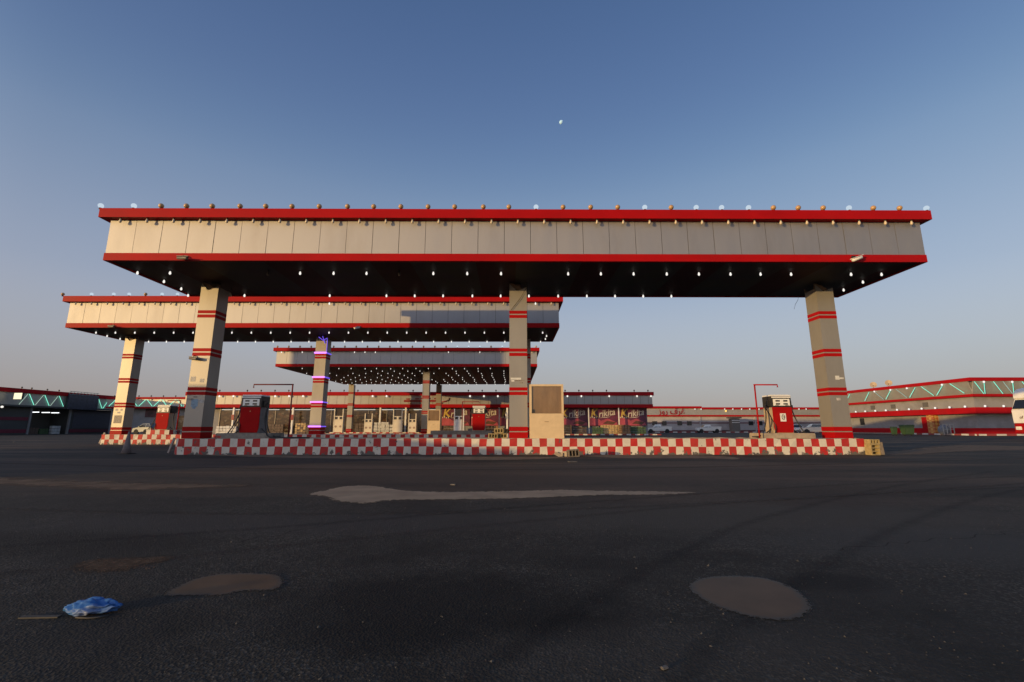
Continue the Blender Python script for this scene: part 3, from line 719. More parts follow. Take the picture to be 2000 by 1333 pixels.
p_right = W(1528.5, 845, 18.7); p_left = W(488, 850, 18.7)
red_pump('red fuel pump with a white number sign on its front, near the right column', (p_right.x, 18.55, .8), sign=True)
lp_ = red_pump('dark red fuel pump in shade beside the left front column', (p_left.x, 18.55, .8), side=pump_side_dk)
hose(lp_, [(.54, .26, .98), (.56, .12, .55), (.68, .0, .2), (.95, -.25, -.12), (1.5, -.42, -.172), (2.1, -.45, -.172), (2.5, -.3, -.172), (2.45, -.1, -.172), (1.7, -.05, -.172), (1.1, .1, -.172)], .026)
p = W(316, 838, 29.6); red_pump('bright sunlit red fuel pump on the second island, leftmost of the red pumps', (p.x, 29.5, .9), hoses=True, s=1.02)
p = W(935, 838, 29.6); red_pump('red fuel pump beyond the stacked yellow blocks, left of the centre column', (p.x, 29.5, .84), hoses=False, s=1.02)

def frame_pump(label, x0, x1, ytop, ybot, Y, mat, hand='', ymid=None, post=.28):
    """tall cream dispenser: cabinet, dial head and two posts with a dark glass panel on top"""
    a, b = W(x0, ybot, Y), W(x1, ytop, Y); w = b.x - a.x; H = b.z - a.z
    t = thing('fuel_dispenser', label, 'fuel dispenser', ((a.x + b.x) / 2, Y, a.z), 0, 'cream fuel dispensers')
    hw = w / 2; hc = H * .53; hd = H * .70
    MB().box(-hw + .04, hw - .04, 0, .6, .06, hc).build('cabinet', mat, t, bevel=.015)
    MB().box(-hw + .07, hw - .07, .04, .56, .0, .058).build('foot', pump_red, t)
    h = MB(); h.box(-hw + .05, hw - .05, .015, .58, hc + .01, hd); hdm = h.build('head', mat, t, bevel=.012)
    for s_ in (-1, 1): MB().box(s_ * hw * .5 - hw * .28, s_ * hw * .5 + hw * .28, -.004, .012, hc + (hd - hc) * .2, hd - (hd - hc) * .2).build('dial_window', M('dial_dark', (.03, .025, .025), rough=.3), hdm)
    for s_ in (-1, 1):
        xa, xb = sorted((s_ * hw, s_ * (hw - .09))); MB().box(xa, xb, .0 - .012, .14, .02, H).build('post', mat, t)
    MB().box(-hw + .095, hw - .095, .1, .16, hd + .01, H - .04).build('screen', screen_dark, t)
    if 'k' in hand:
        for s_ in (-1, 1):
            MB().lathe([(.11, -.012), (.11, -.002)], 12, (s_ * hw * .5, 0, hc * .5), 'y').build('knob', M('knob_grey', (.3, .2, .15), rough=.5), t)
    if 'h' in hand:
        hose(t, [(hw + .02, .2, hd - .1), (hw + .12, .1, hc), (hw + .15, 0, .4), (hw + .3, -.05, .12), (hw + .5, 0, .05)])
    return t
Yd = 47.2
frame_pump('cream fuel dispenser with two dials, just right of the violet lit column', 650, 671.5, 799, 846, Yd, cream2, 'kh')
frame_pump('small cream fuel dispenser split by a dark line, between the sunlit post and white stacks', 710.5, 728, 808, 846, Yd, cream2, 'k')
frame_pump('plain faced cream fuel dispenser without knobs, in the middle of its row', 766, 786.5, 799.5, 846, Yd, cream2, '')
frame_pump('small cream fuel dispenser with a diagonal hose, left of the grey rear column', 796.5, 813.5, 808, 846, Yd, cream2, 'kh')
frame_pump('white fuel dispenser with a black hose, between the brown window booth and a red pump', 886, 906.5, 799, 846, Yd, white_paint, 'h')

def booth(label, x0, x1, ytop, ybot, ymid, Y, depth, slim=False):
    a, b, m = W(x0, ybot, Y), W(x1, ytop, Y), W(x0, ymid, Y)
    w = b.x - a.x; H = b.z - a.z; zm = m.z - a.z; hw = w / 2; fr = .045 * w + .02
    t = thing('cabinet_booth', label, 'cabinet', ((a.x + b.x) / 2, Y, a.z), 0, 'cream cabinets with brown windows')
    MB().box(-hw, hw, .02, depth, 0, zm).build('lower_panel', cream, t, bevel=.006)
    f = MB(); f.box(-hw, -hw + fr, 0, depth, zm + .004, H - fr); f.box(hw - fr, hw, 0, depth, zm + .004, H - fr); f.box(-hw, hw, 0, depth, H - fr + .003, H)
    f.build('window_frame', cream, t)
    MB().box(-hw + fr + .003, hw - fr - .003, .05, .07, zm + .01, H - fr).build('window', brown_glass, t)
    MB().box(-hw + fr + .003, hw - fr - .003, depth - .03, depth - .01, zm + .01, H - fr).build('back_panel', cream, t)
    MB().box(-.09, .07, .008, .02, zm * .66, zm * .70).build('handle', M('handle_tan', (.42, .3, .17), rough=.4), t)
    g2 = MB(); g2.box(-hw + fr + .02, -hw + fr + .10, .02, .048, zm + .03, zm + .16); g2.build('latch', dark_metal, t)
    return t
booth('large cream cabinet with a brown window on the island, right of the centre column', 1035, 1100, 751, 858, 808, 18.0, .55)
booth('small cream cabinet with brown window far back beside the grey rear column', 834, 860, 800.5, 847, 822, 46.8, .8)

# the thin pale door leaf standing open behind the centre column
dl = thing('door_leaf', 'narrow white door leaf standing edge on behind the centre column', 'door', (W(994, 840, 19.3).x - .02, 19.25, IH))
MB().box(-.09, -.02, 0, .5, 0, W(994, 797, 19.3).z - IH).build('leaf', white_paint, dl)
MB().tube([(-.11, 0, .75), (-.11, -.04, .8), (-.11, -.04, 1.0), (-.11, 0, 1.05)], .012, 6).build('handle', chrome, dl)

# hose gantry pipes
def gantry(label, x, xe, Y, z0, z1, drop=.1, r=.03, mat=None):
    t = thing('hose_stand', label, 'hose stand', (x, Y, z0), 0, 'bent red pipes over the pumps')
    MB().tube([(0, 0, 0), (0, 0, z1 - z0)], r, 8).build('upright', mat or pump_red, t)
    MB().tube([(-(.03 if xe > 0 else -.03), 0, z1 - z0), (xe, 0, z1 - z0), (xe, 0, z1 - z0 - drop)], r * .9, 8).build('arm', mat or pump_red, t)
    MB().lathe([(.08, 0), (.08, .02)], 10).build('foot_plate', dark_metal, t)
a = W(1473.5, 752, 18.2); gantry('red bent pipe stand left of the pump with the number sign', a.x, W(1518, 752, 18.2).x - a.x, 18.2, IH, a.z)
a = W(572, 751.5, 18.9); gantry('long dark red bent pipe stand right of the shaded front pump', a.x, W(496, 752, 18.9).x - a.x, 18.9, IH, a.z, .14, mat=M('pipe_maroon', (.16, .018, .015), rough=.5))
a = W(352.5, 783, 29.8); gantry('thin bent pipe stand between the sunlit red pump and the left front column', a.x, W(328, 783, 29.8).x - a.x, 29.8, IH, a.z, .1)
a = W(903.5, 785, 29.8); gantry('dark bent pipe stand behind the stacked blocks, left of the centre column', a.x, W(936, 785, 29.8).x - a.x, 29.8, IH, a.z, .1, mat=M('pipe_maroon', (.16, .018, .015)))

# ------------------------------------------------------------------ concrete blocks
def hollow_block(label, loc, rot, mat, L_=.4, H_=.2, D_=.2, group='hollow concrete blocks', chips=True):
    """block lying on its bed: three cores seen on the front face (local xz), running through y"""
    mb = MB(); w = .034; n = 3; cw = (L_ - w * (n + 1)) / n
    mb.box(-L_ / 2, L_ / 2, 0, D_, 0, w); mb.box(-L_ / 2, L_ / 2, 0, D_, H_ - w, H_)
    for i in range(n + 1):
        x = -L_ / 2 + i * (cw + w); mb.box(x, x + w, .003 if 0 < i < n else .0, D_ - .003, w, H_ - w)
    mb.box(-L_ / 2 + .01, L_ / 2 - .01, D_ * .8, D_ * .85, w, H_ - w)
    o = mb.build('concrete_block', mat, None, loc, rot)
    return tag(o, label, 'block', group)
blk_dark = M('block_grey', (.16, .13, .10), rough=.95, var=.3, scale=10, bump=.5, bscale=40, dirt=(.08, .07, .06), dirtamt=.7)
q = G(1122, 893); hollow_block('grey hollow block with three dark holes on the ground below the cream cabinet', (q.x, q.y, 0), (0, R(-4), R(6)), blk_dark, .38, .25, .3)
rub = MB(); rr = random.Random(3)
for i in range(7):
    x, r = rr.uniform(-.22, .25), rr.uniform(.07, .14)
    rub.box(x - r, x + r, rr.uniform(0, .1) - r, r, .005, r * rr.uniform(.8, 1.5), Matrix.Rotation(rr.uniform(-.5, .5), 3, 'Y') @ Matrix.Rotation(rr.uniform(-.7, .7), 3, 'Z'))
q = G(1102, 892); tag(rub.build('rubble_heap', sandcon, None, (q.x, q.y, 0)), 'small heap of tan broken concrete leaning against the checkered kerb', 'rubble', kind=None)
q = W(1694, 860, 17.55); q = Vector((q.x + .04, 17.5, 0))
hollow_block('yellowish hollow block standing on end at the right tip of the nearest island', (q.x + .02, q.y, .205), (0, R(90), R(3)), yellow_bl, .40, .36, .30)
hollow_block('yellowish hollow block lying on top of the upright one, right island tip', (q.x + .21, q.y + .01, .41), (0, 0, R(4)), yellow_bl, .38, .17, .28)
hollow_block('dark weathered block leaning beside the upright yellowish one, outer right', (q.x + .50, q.y + .10, .0), (0, R(8), R(78)), blk_dark, .30, .46, .12)
hollow_block('dark block squeezed between kerb end and the yellowish upright block', (q.x + .02, q.y + .62, .0), (0, R(-3), R(80)), blk_dark, .30, .5, .1)
for i, (px, zz, r, lb) in enumerate(((963, 0, 5, 'mossy block at the left end of the heap beside the centre column'), (972, .2, -8, 'mossy block tilted on top of the heap beside the centre column'), (981, 0, -4, 'orange stained mossy block in the heap, touching the centre column'), (985, .19, 12, 'mossy block with pale holes, upper right of the heap beside the centre column'))):
    q = W(px, 857, 18.25); hollow_block(lb, (q.x + (.05 if zz else 0), 18.15 + .06 * i, IH + zz), (0, R(r / 3), R(r)), yellow_bl, .36, .19, .2, group='mossy blocks heaped beside the centre column')
# loose bricks / small rubble on the left island plinth
hollow_block('red painted kerb piece lying on the island beside the left column', (W(438, 850, 18.6).x, 18.4, IH + .0), (0, 0, R(4)), KR, .5, .1, .2, group='loose kerb pieces')

# faded cone and little leaning posts
co = thing('traffic_cone', 'faded grey traffic cone standing on the asphalt before the second island', 'cone', G(246, 887))
MB().lathe([(.17, .03), (.12, .28), (.1, .38), (.07, .62), (.03, .86), (.02, .87)], 14).build('cone', M('cone_faded', (.17, .14, .14), rough=.8, var=.3, scale=5, dirt=(.08, .07, .07)), co)
MB().box(-.22, .22, -.22, .22, 0, .035).build('base', dark_metal, co, bevel=.01)
q = G(335, 886); tag(MB().box(-.035, .035, -.03, .03, 0, .62, Matrix.Rotation(R(16), 3, 'Y')).build('marker_post', M('post_dirty', (.35, .3, .27), rough=.8), None, (q.x - .12, q.y + .1, 0)), 'short dirty white marker post leaning at the left tip of the nearest island', 'post', 'short leaning posts')
q = G(198, 867); tag(MB().box(-.05, .05, -.04, .04, 0, .72, Matrix.Rotation(R(20), 3, 'Y')).build('marker_post', MATS['post_dirty'], None, (q.x, q.y, 0)), 'short pale marker post leaning at the sunlit left end of the second island', 'post', 'short leaning posts')

# ------------------------------------------------------------------ cameras and spotlights
def cctv(label, loc, rz, tilt, mat, s=1.0):
    t = thing('security_camera', label, 'security camera', loc, 0, 'bullet cameras'); t.scale = (s, s, s)
    MB().lathe([(.05, 0), (.05, .03)], 10, axis='y').build('mount_plate', dark_metal, t, (0, -.03, 0))
    MB().tube([(0, -.03, 0), (0, -.12, .0), (0, -.15, -.06)], .02, 7).build('bracket', dark_metal, t)
    b = MB(); b.lathe([(.02, -.20), (.055, -.19), (.055, .18), (.05, .2), (.03, .2)], 12, axis='x'); o = b.build('body', mat, t, (0.02, -.16, -.11), (0, tilt, rz))
    MB().prism([(-.21, .05), (.26, .05), (.26, .068), (-.21, .068)], 'y', -.06, .06).build('sun_shield', mat, o)
    return t
q = W(378, 699, 18.3); cctv('black bullet camera mounted on the left front column', (q.x + .12, 18.27, q.z + .05), R(-20), R(8), M('cam_dark', (.12, .1, .08), rough=.5), 1.05)
q = W(366, 507, Y1); cctv('dark bullet camera under the lower red band near the left end of the nearest canopy', (q.x, Y1 - .11, 7.1), R(-8), R(4), MATS['cam_dark'], 1.0)
q = W(1668, 509, Y1); cctv('sunlit pale bullet camera under the right end of the nearest canopy', (q.x, Y1 + .05, 7.14), R(12), R(-20), white_paint, 1.1)
q = W(222, 637, Y2); cctv('dark bullet camera on the lower band of the second canopy, left end', (q.x, Y2 - .02, 7.1), R(-8), R(4), MATS['cam_dark'], 1.0)
q = W(699, 636, Y2); cctv('pale bullet camera in the middle of the lower band of the second canopy', (q.x, Y2 - .02, 7.02), R(60), R(-20), white_paint, 1.0)
q = W(450, 566, 19.0)
sl = thing('hanging_lamp', 'single unlit lamp dangling on a cable beside the top of the left front column', 'lamp', (q.x, 19.0, 6.97))
MB().tube([(.06, 0, .02), (.02, 0, -.1), (0, 0, -.2)], .012, 6).build('cable', dark_metal, sl); MB().lathe([(.03, -.2), (.05, -.24), (.09, -.34), (.03, -.38)], 10).build('lamp_head', eave_glass, sl)
q = W(1556, 583, 20.2)
tag(MB().tube([(q.x + .05, 20.1, 6.98), (q.x - .02, 20.1, 6.75), (q.x - .16, 20.1, 6.55), (q.x - .24, 20.1, 6.32)], .008, 5).build('cable', dark_metal), 'thin loose cable hanging from the soffit left of the right column', 'cable', 'loose cables')
a, b = W(1029, 562, 18.25), W(998, 606, 18.25)
tag(MB().tube([(a.x, 18.24, a.z + .3), (a.x, 18.24, a.z), ((a.x + b.x) / 2 + .03, 18.24, (a.z + b.z) / 2 - .02), (b.x, 18.24, b.z)], .010, 5).build('cable', dark_metal), 'dark cable slung diagonally across the top of the centre column', 'cable', 'loose cables')

# ------------------------------------------------------------------ litter: blue bag, paper strip
def bag():
    bm = bmesh.new(); bmesh.ops.create_icosphere(bm, subdivisions=5, radius=1)
    for v in bm.verts:
        p = v.co.copy()
        taper = 1 - .5 * max(0, p.x) ** 1.5
        q = Vector((p.x * .152, p.y * .075 * taper, p.z * .040 * taper))
        n1 = abs(noise.noise(p * 1.9 + Vector((3, 1, 7)))); n2 = abs(noise.noise(p * 4.5 + Vector((9, 2, 1)))); n3 = noise.noise(p * 9)
        q *= 1 - .5 * n1 - .14 * n2 + .015 * n3
        q.z += .018 * noise.noise(Vector((p.x * 3, p.y * 3, 2)))
        q.z = max(q.z + .029, .003)
        v.co = q
    for f in bm.faces: f.smooth = True
    m, t = nt('blue_plastic')
    out = N(t, 'ShaderNodeOutputMaterial'); p_ = N(t, 'ShaderNodeBsdfPrincipled'); L(t, p_.outputs[0], out.inputs[0])
    tc = N(t, 'ShaderNodeTexCoord'); n = N(t, 'ShaderNodeTexNoise'); n.inputs['Scale'].default_value = 6; n.inputs['Detail'].default_value = 1; L(t, tc.outputs['Object'], n.inputs['Vector'])
    r = N(t, 'ShaderNodeValToRGB'); r.color_ramp.elements[0].position = .5; r.color_ramp.elements[0].color = (.03, .115, .33, 1); r.color_ramp.elements[1].position = .68; r.color_ramp.elements[1].color = (.20, .24, .36, 1)
    L(t, n.outputs['Fac'], r.inputs[0]); L(t, r.outputs[0], p_.inputs['Base Color']); p_.inputs['Roughness'].default_value = .5; p_.inputs['Specular IOR Level'].default_value = .3
    me = bpy.data.meshes.new('plastic_bag'); bm.to_mesh(me); bm.free(); me.materials.append(m)
    q = G(160, 1207)
    return tag(link('plastic_bag', me, None, (q.x, q.y + .07, 0), (0, 0, R(6))), 'crumpled blue plastic bag lying on the asphalt at lower left', 'bag')
bag()
q = G(78, 1207)
tag(MB().box(-.10, .10, -.014, .014, .001, .008).build('paper_strip', M('dirty_paper', (.05, .047, .043), rough=.9, var=.3, scale=12), None, (q.x, q.y, 0), (0, 0, R(3))), 'flat grey paper strip on the asphalt left of the blue bag', 'litter')
q = G(173, 1209)
tag(MB().tube([(-.07, 0, .006), (0, -.01, .007), (.05, .004, .006), (.08, .03, .006)], .004, 6).build('straw', MATS['dirty_paper'], None, (q.x, q.y, 0)), 'thin pale straw poking out under the blue bag', 'litter')
for (px, py, w, lb) in ((885, 948, .09, 'small pale paper scrap behind the long pale puddle'), (1118, 903, .25, 'pale plank splinter below the grey hollow block'), (1298, 1308, .035, 'small grey pebble near the bottom edge of the photo'), (28, 864, .2, 'white scrap on the far left asphalt')):
    q = G(px, py); mb = MB(); mb.box(-w / 2, w / 2, -w * .3, w * .3, .002, w * .35 if w < .05 else .02)
    tag(mb.build('litter_scrap', M('scrap', (.12, .11, .10), rough=.9, var=.3, scale=10), None, (q.x, q.y, 0), (0, 0, random.uniform(-.5, .5)), bevel=.004), lb, 'litter', 'litter scraps')

# ------------------------------------------------------------------ far buildings
def zz(py, Y): return W(1000, py, Y).z
def xx(px, Y, py=810): return W(px, py, Y).x
FAR_BULB = None
def far_bulb_mesh(mat, r=.13):
    mb = MB(); mb.ball((0, 0, 0), r, 8, 6, 1.15); mb.mi = 1; mb.box(-.03, .03, -.03, .03, r, r + .08); return mb.mesh('far_bulb', [mat, dark_metal])
FB_LIT, FB_DARK = far_bulb_mesh(lit_white), far_bulb_mesh(M('far_bulb_dark', (.08, .06, .05), rough=.5), .12)
def seams(mb, a, b, step, y, z0, z1):
    x = a + step
    while x < b - .2: mb.box(x - .02, x + .02, y - .012, y - .002, z0, z1); x += step
def zig(parent, x0, x1, y, z0, z1, step, mat, skip=(), r=.05):
    n = max(1, round((x1 - x0) / step)); st = (x1 - x0) / n
    for i in range(n):
        if i in skip: continue
        a, b = (x0 + i * st, x0 + (i + 1) * st); za, zb_ = (z0, z1) if i % 2 == 0 else (z1, z0)
        MB().tube([(a + .12, y, za), (b - .12, y, zb_)], r, 6).build('neon_tube', mat, parent)

# main shop
YS = 70.
sx0, sx1 = xx(362, YS, 780), xx(1277, YS, 780)
cx = (sx0 + sx1) / 2
ms = thing('shop_building', 'long shop building behind the pumps with red trimmed silver fascia, glass front and purple banners', 'shop', (cx, YS, 0))
X0, X1 = sx0 - cx, sx1 - cx
z_t, z_f, z_l, z_g = zz(766, YS), zz(773, YS), zz(790, YS), zz(796.5, YS)
MB().box(X0, X1 - .7, 1.6, 14, 0, z_t - .3).build('wall', grey_wall, ms)
MB().box(X0, X1 - .3, .5, 12, z_t - .25, z_t - .02).build('roof', roofm, ms)
MB().box(X0, X1, -.15, .3, z_f, z_t).build('top_band', red_far, ms)
MB().box(X0, X1 - .25, 0, .25, z_l + .004, z_f - .004).build('fascia', silver_far, ms)
b = MB(); seams(b, X0, X1 - .25, 1.22, 0, z_l + .03, z_f - .03); b.build('fascia_seams', M('seam_line', (.14, .11, .09), rough=.8), ms)
MB().box(X0, X1 - .2, -.08, 1.5, z_g, z_l).build('lower_band', red_far, ms)
for i in range(34):
    x = X0 + .8 + i * (X1 - X0 - 1.6) / 33
    if i not in (3, 8, 15, 19, 31): link('roof_bulb', FB_DARK, ms, (x, .1, z_t + .22), (PI, 0, 0))
    px = 362 + (1277 - 362) * (i + .5) / 34
    if px < 600 or 700 < px < 770 or (px > 900 and i not in (29, 31)): link('eave_bulb', FB_LIT, ms, (x + .3, -.3, z_f - .12))
# glazed part
gl0, gl1 = xx(418, YS, 815) - cx, xx(862, YS, 815) - cx
ng = 12
for i in range(ng):
    a = gl0 + (gl1 - gl0) * i / ng; b_ = gl0 + (gl1 - gl0) * (i + 1) / ng
    w_ = MB().box(a + .06, b_ - .06, 1.4, 1.45, .35, z_g - .45).build('window', shop_glass, ms)
    MB().box(a - .05, a + .05, 1.3, 1.5, 0, z_g - .02).build('window_post', M('alu_dark', (.2, .18, .16), rough=.4, metal=.5), w_)
tb = MB()
for i in range(7):
    a = gl0 + .5 + i * (gl1 - gl0) / 7; tb.tube([(a, .9, z_g - .28), (a + (gl1 - gl0) / 7 - 1., .9, z_g - .28)], .06, 6)
tb.build('light_strip', EM('strip_soft', (1., .93, .8), .55), ms)
for px in (455, 571, 742, 792, 975, 1066, 1150, 1209):
    x = xx(px, YS, 815) - cx
    hw_ = .12 if px < 800 else .06
    pm = MB().box(x - hw_, x + hw_, -.02, .22, .15, z_g - .004).build('veranda_post', white_paint, ms)
    if px < 600: MB().box(x - .2, x + .2, -.1, -.03, 2.2, 3.0).build('post_sign', sign_red, pm)
# unreadable red lettering over the entrance
lt = MB(); lz = (z_l + z_f) / 2 - .1; lx0 = xx(789, YS, 783) - cx; lx1 = xx(882, YS, 783) - cx
lt.box(lx0, lx0 + 2.9, -.09, -.01, lz - .22, lz + .08); lt.box(lx0 + 3.3, lx1 - 2.0, -.09, -.01, lz - .2, lz + .1)
for x, w_, dz in ((.35, .5, .22), (1.7, .6, .25), (2.5, .25, .3), (.9, .3, -.42), (3.6, .4, .3), (4.6, .25, .3), (5.2, .7, -.42)):
    lt.box(lx0 + x, lx0 + x + w_, -.09, -.01, lz + dz - .07, lz + dz + .1)
lt.tube([(lx1 - 1.7, -.05, lz - .2), (lx1 - 1., -.05, lz - .15), (lx1 - .4, -.05, lz + .05), (lx1 - .3, -.05, lz + .4)], .09, 6)
lt.build('sign_lettering', sign_red, ms)
# banners
YB = YS + 1.2
edges = [862, 919, 976, 1034, 1091.5, 1150, 1209, 1264]
zb0, zb1 = 1.35, z_g - .1
blabels = ['purple advertising banner leftmost in the row, half hidden by the white dispenser', 'purple advertising banner behind the far red pump', 'purple advertising banner hidden mostly by the centre column', 'purple advertising banner behind the large cream cabinet',
           'purple advertising banner right beside the large cream cabinet', 'purple advertising banner with pink lower half, second from the right end', 'purple advertising banner at the right end of the shop front']
for i in range(7):
    a, b_ = xx(edges[i], YB, 815), xx(edges[i + 1], YB, 815); w_ = b_ - a - .16
    t = thing('banner', blabels[i], 'banner', ((a + b_) / 2, YB, 0), 0, 'purple banners on the shop front')
    MB().box(-w_ / 2, w_ / 2, 0, .06, zb0, zb1).build('sheet', purple, t)
    MB().prism([(-w_ / 2 + .02, zb0 + .03), (w_ / 2 - .1, zb0 + .03), (w_ / 2 - .3, zb0 + .5), (w_ * .12, zb0 + 1.1), (-w_ * .1, zb0 + .75), (-w_ * .28, zb0 + 1.2), (-w_ / 2 + .02, zb0 + 1.35)], 'y', -.02, -.004).build('printed_swirl', pinkish, t)
    MB().prism([(-w_ * .05, zb0 + .3), (w_ * .3, zb0 + .15), (w_ * .42, zb0 + .55), (w_ * .1, zb0 + .75)], 'y', -.035, -.022).build('printed_bar', choc, t)
    text('lettering', 'K', 1.8, yellow_l, t, (-w_ * .34, -.04, zb0 + 1.28), (PI / 2, R(-9), 0), shear=.34, extrude=.012, fat=.035)
    text('lettering', 'rikita', 1.4, white_l, t, (w_ * .10, -.045, zb0 + 1.48), (PI / 2, R(-9), 0), shear=.34, extrude=.012, sx=.9, fat=.02)
    MB().prism([(-w_ * .22, zb0 + 1.17), (w_ * .1, zb0 + 1.24), (w_ * .24, zb0 + 1.38), (w_ * .05, zb0 + 1.33)], 'y', -.05, -.03).build('underline', white_l, t)
    d = MB()
    for k in range(4): d.ball((-w_ * .45 + .28 * k, -.03, zb0 + 1.25 + .08 * math.sin(k * 2)), .12, 8, 6)
    d.build('printed_nut', white_l, t)

# goods stacked under the banners and before the glass
def goods(label, px, Y, n, rows, s, mat, seed, name='goods_stack', z0=.15):
    rs = random.Random(seed); mb = MB(); x = 0
    for i in range(n):
        for j in range(rows):
            e = s * rs.uniform(.8, .98)
            mb.box(i * s - e / 2, i * s + e / 2, rs.uniform(0, .1), e, j * s * .8 + .002, j * s * .8 + e * .78)
    q = xx(px, Y, 840)
    return tag(mb.build(name, mat, None, (q, Y, z0)), label, 'stack', 'goods stacked before the shop')
gm = [M('goods_tan', (.42, .29, .13), rough=.6, var=.5, scale=3), M('goods_dark', (.09, .06, .045), rough=.7, var=.6, scale=3), M('goods_white', (.5, .5, .5), rough=.5, var=.3, scale=3), M('goods_green', (.05, .09, .035), rough=.7, var=.5, scale=3), M('goods_brown', (.24, .13, .06), rough=.7, var=.5, scale=3)]
YG = 68.6
for k, (lb, px, n, rows, s, mi) in enumerate((
    ('tan and brown boxes stacked right beside the large cream cabinet', 1103, 3, 4, .42, 4), ('row of dark sacks under the first banner right of the cream cabinet', 1116, 6, 3, .42, 1),
    ('dark green crates under the second banner from the right', 1160, 4, 3, .4, 3), ('golden brown boxes stacked highest under the second banner from the right', 1176, 9, 4, .42, 0),
    ('golden brown boxes under the gap between the two rightmost banners', 1212, 4, 4, .42, 4), ('dark green crates at the right end of the goods row', 1232, 6, 3, .42, 3),
    ('white water bottle packs stacked left of the shaded front pump', 424, 6, 3, .5, 2), ('white drums stacked between the two small cream dispensers', 733, 4, 4, .55, 2),
    ('white packs stacked before the shop glass, right of the split dispenser', 748, 4, 3, .6, 2), ('dark heap of goods right of the shaded front pump', 526, 5, 4, .45, 1),
    ('dark goods left of the violet lit column', 582, 4, 4, .45, 1), ('dark machines behind the sunlit narrow column', 696, 3, 4, .5, 1), ('dark crates below the leftmost banner', 868, 4, 3, .5, 1), ('brown crates under the far red pump banner', 950, 4, 3, .5, 4),
    ('orange boxes along the shop glass left of the violet column', 578, 4, 5, .4, 0))):
    goods(lb, px, YG + (.7 if k % 2 else 0), n, rows, s, gm[mi], k)

# pavement with a striped kerb in front of the shops
def striped(name, P, z1, step, w=.25, mats=None):
    mb = MB(); P = [Vector(p) for p in P]; i = 0
    for a, b in zip(P, P[1:]):
        n = max(1, round((b - a).length / step)); d = (b - a) / n; nn = Vector((-d.y, d.x)).normalized() * w
        for k in range(n):
            p0 = a + d * k; p1 = a + d * (k + 1); mb.mi = i % 2; i += 1
            mb.hexa([(p0.x, p0.y, 0), (p1.x, p1.y, 0), (p1.x + nn.x, p1.y + nn.y, 0), (p0.x + nn.x, p0.y + nn.y, 0), (p0.x, p0.y, z1), (p1.x, p1.y, z1), (p1.x + nn.x, p1.y + nn.y, z1), (p0.x + nn.x, p0.y + nn.y, z1)])
    return tag(mb.build(name, mats or [M('kerb_white_far', (.55, .52, .47), rough=.7, var=.2, scale=1), M('kerb_dark_far', (.25, .04, .035), rough=.7, var=.2, scale=1)]), kind='structure')
YK = 66.2
striped('kerb', [(sx0 - 2, YK), (xx(1292, YK, 850), YK)], .17, .62)
tag(MB().box(sx0 - 2, xx(1292, YK, 850), YK + .25, YS + 1.5, 0, .15).build('pavement', concrete), kind='structure')

# pale row behind on the right (rooms with red trim)
YR = 112.
rx0, rx1 = xx(1258, YR), xx(1700, YR)
cr = (rx0 + rx1) / 2
rb = thing('lodging_row', 'long low pale building with red roof trim and small windows, far right behind the pickups', 'building', (cr, YR, 0))
A0, A1 = rx0 - cr, rx1 - cr
zt, zf, zl, zl2 = zz(794, YR), zz(798, YR), zz(811, YR), zz(814, YR)
MB().box(A0, A1, .3, 12, 0, zl2).build('wall', beige_wall, rb)
xs = xx(1371, YR) - cr
m = MB(); m.box(A0, xs, -.2, .6, zf, zt); m.box(xs, A1, -.2, .6, zf - .25, zt - .25); m.build('top_band', red_far, rb)
MB().box(A0, A1, 0, .29, zl + .01, zf - .27).build('fascia', silver_far, rb)
MB().box(A0, A1, .29, 12, zl2, zf).build('upper_wall', beige_wall, rb)
MB().box(A0, A1, -.1, .29, zl2, zl).build('lower_band', red_far, rb)
MB().box(A0, A1, .26, .298, zz(827.5, YR), zz(825.5, YR)).build('wall_stripe', M('stripe_maroon', (.12, .03, .04), rough=.7), rb)
MB().box(A0, A1, .24, .296, 0, .5).build('base_stripe', M('base_dark', (.09, .03, .035), rough=.8), rb)
for px in (1278, 1297, 1327, 1346, 1466, 1484, 1500):
    x = xx(px, YR) - cr; wf = MB().box(x - .55, x + .55, .18, .297, zz(831, YR), zz(823, YR)).build('window', M('window_bars', (.05, .045, .045), rough=.6), rb)
    MB().box(x - .45, x + .45, .165, .178, zz(830.2, YR), zz(823.8, YR)).build('pane', win_glass, wf)
for px in (1367, 1475): MB().box(xx(px, YR) - cr - .15, xx(px, YR) - cr + .15, .1, .299, 0, zl2 - .01).build('pilaster', beige_wall, rb)
for px in (1357, 1369, 1415, 1431, 1448, 1464, 1482, 1490, 1560, 1574): link('eave_bulb', FB_LIT if px != 1490 else FB_DARK, rb, (xx(px, YR) - cr, -.35, zf - .2))
x = xx(1418, YR) - cr; link('wall_lamp', far_bulb_mesh(EM('lamp_amber', (1., .6, .15), 1.2), .22), rb, (x, -.1, zz(803, YR)))
text('sign_lettering', '\uFEAF\uFEED\uFEAD \uFED1\uFEAE\uFECF', 1.9, sign_red, rb, (xx(1312, YR) - cr, -.06, zz(809, YR)), extrude=.03, fat=.05)
# open doorway column
dcol = thing('notice_pillar', 'dark square pillar with white stripes standing before the pale row, right of the pickup', 'pillar', (xx(1436, 108), 108, 0))
MB().box(-.9, .9, 0, 1.6, 0, zz(818, 108)).build('shaft', M('pillar_dark', (.12, .11, .10), rough=.7), dcol); MB().box(-1.3, 1.3, -.3, 1.9, zz(817.5, 108), zz(815, 108)).build('cap', dark_wall, dcol)
m = MB(); m.box(-.92, .92, -.04, 0, zz(822, 108), zz(821, 108)); m.box(-.92, .92, -.04, 0, zz(826, 108), zz(825, 108)); m.build('stripe', white_paint, dcol)
striped('kerb', [(xx(1280, 104, 845), 104), (xx(1660, 104, 845), 104)], .2, 1.0)

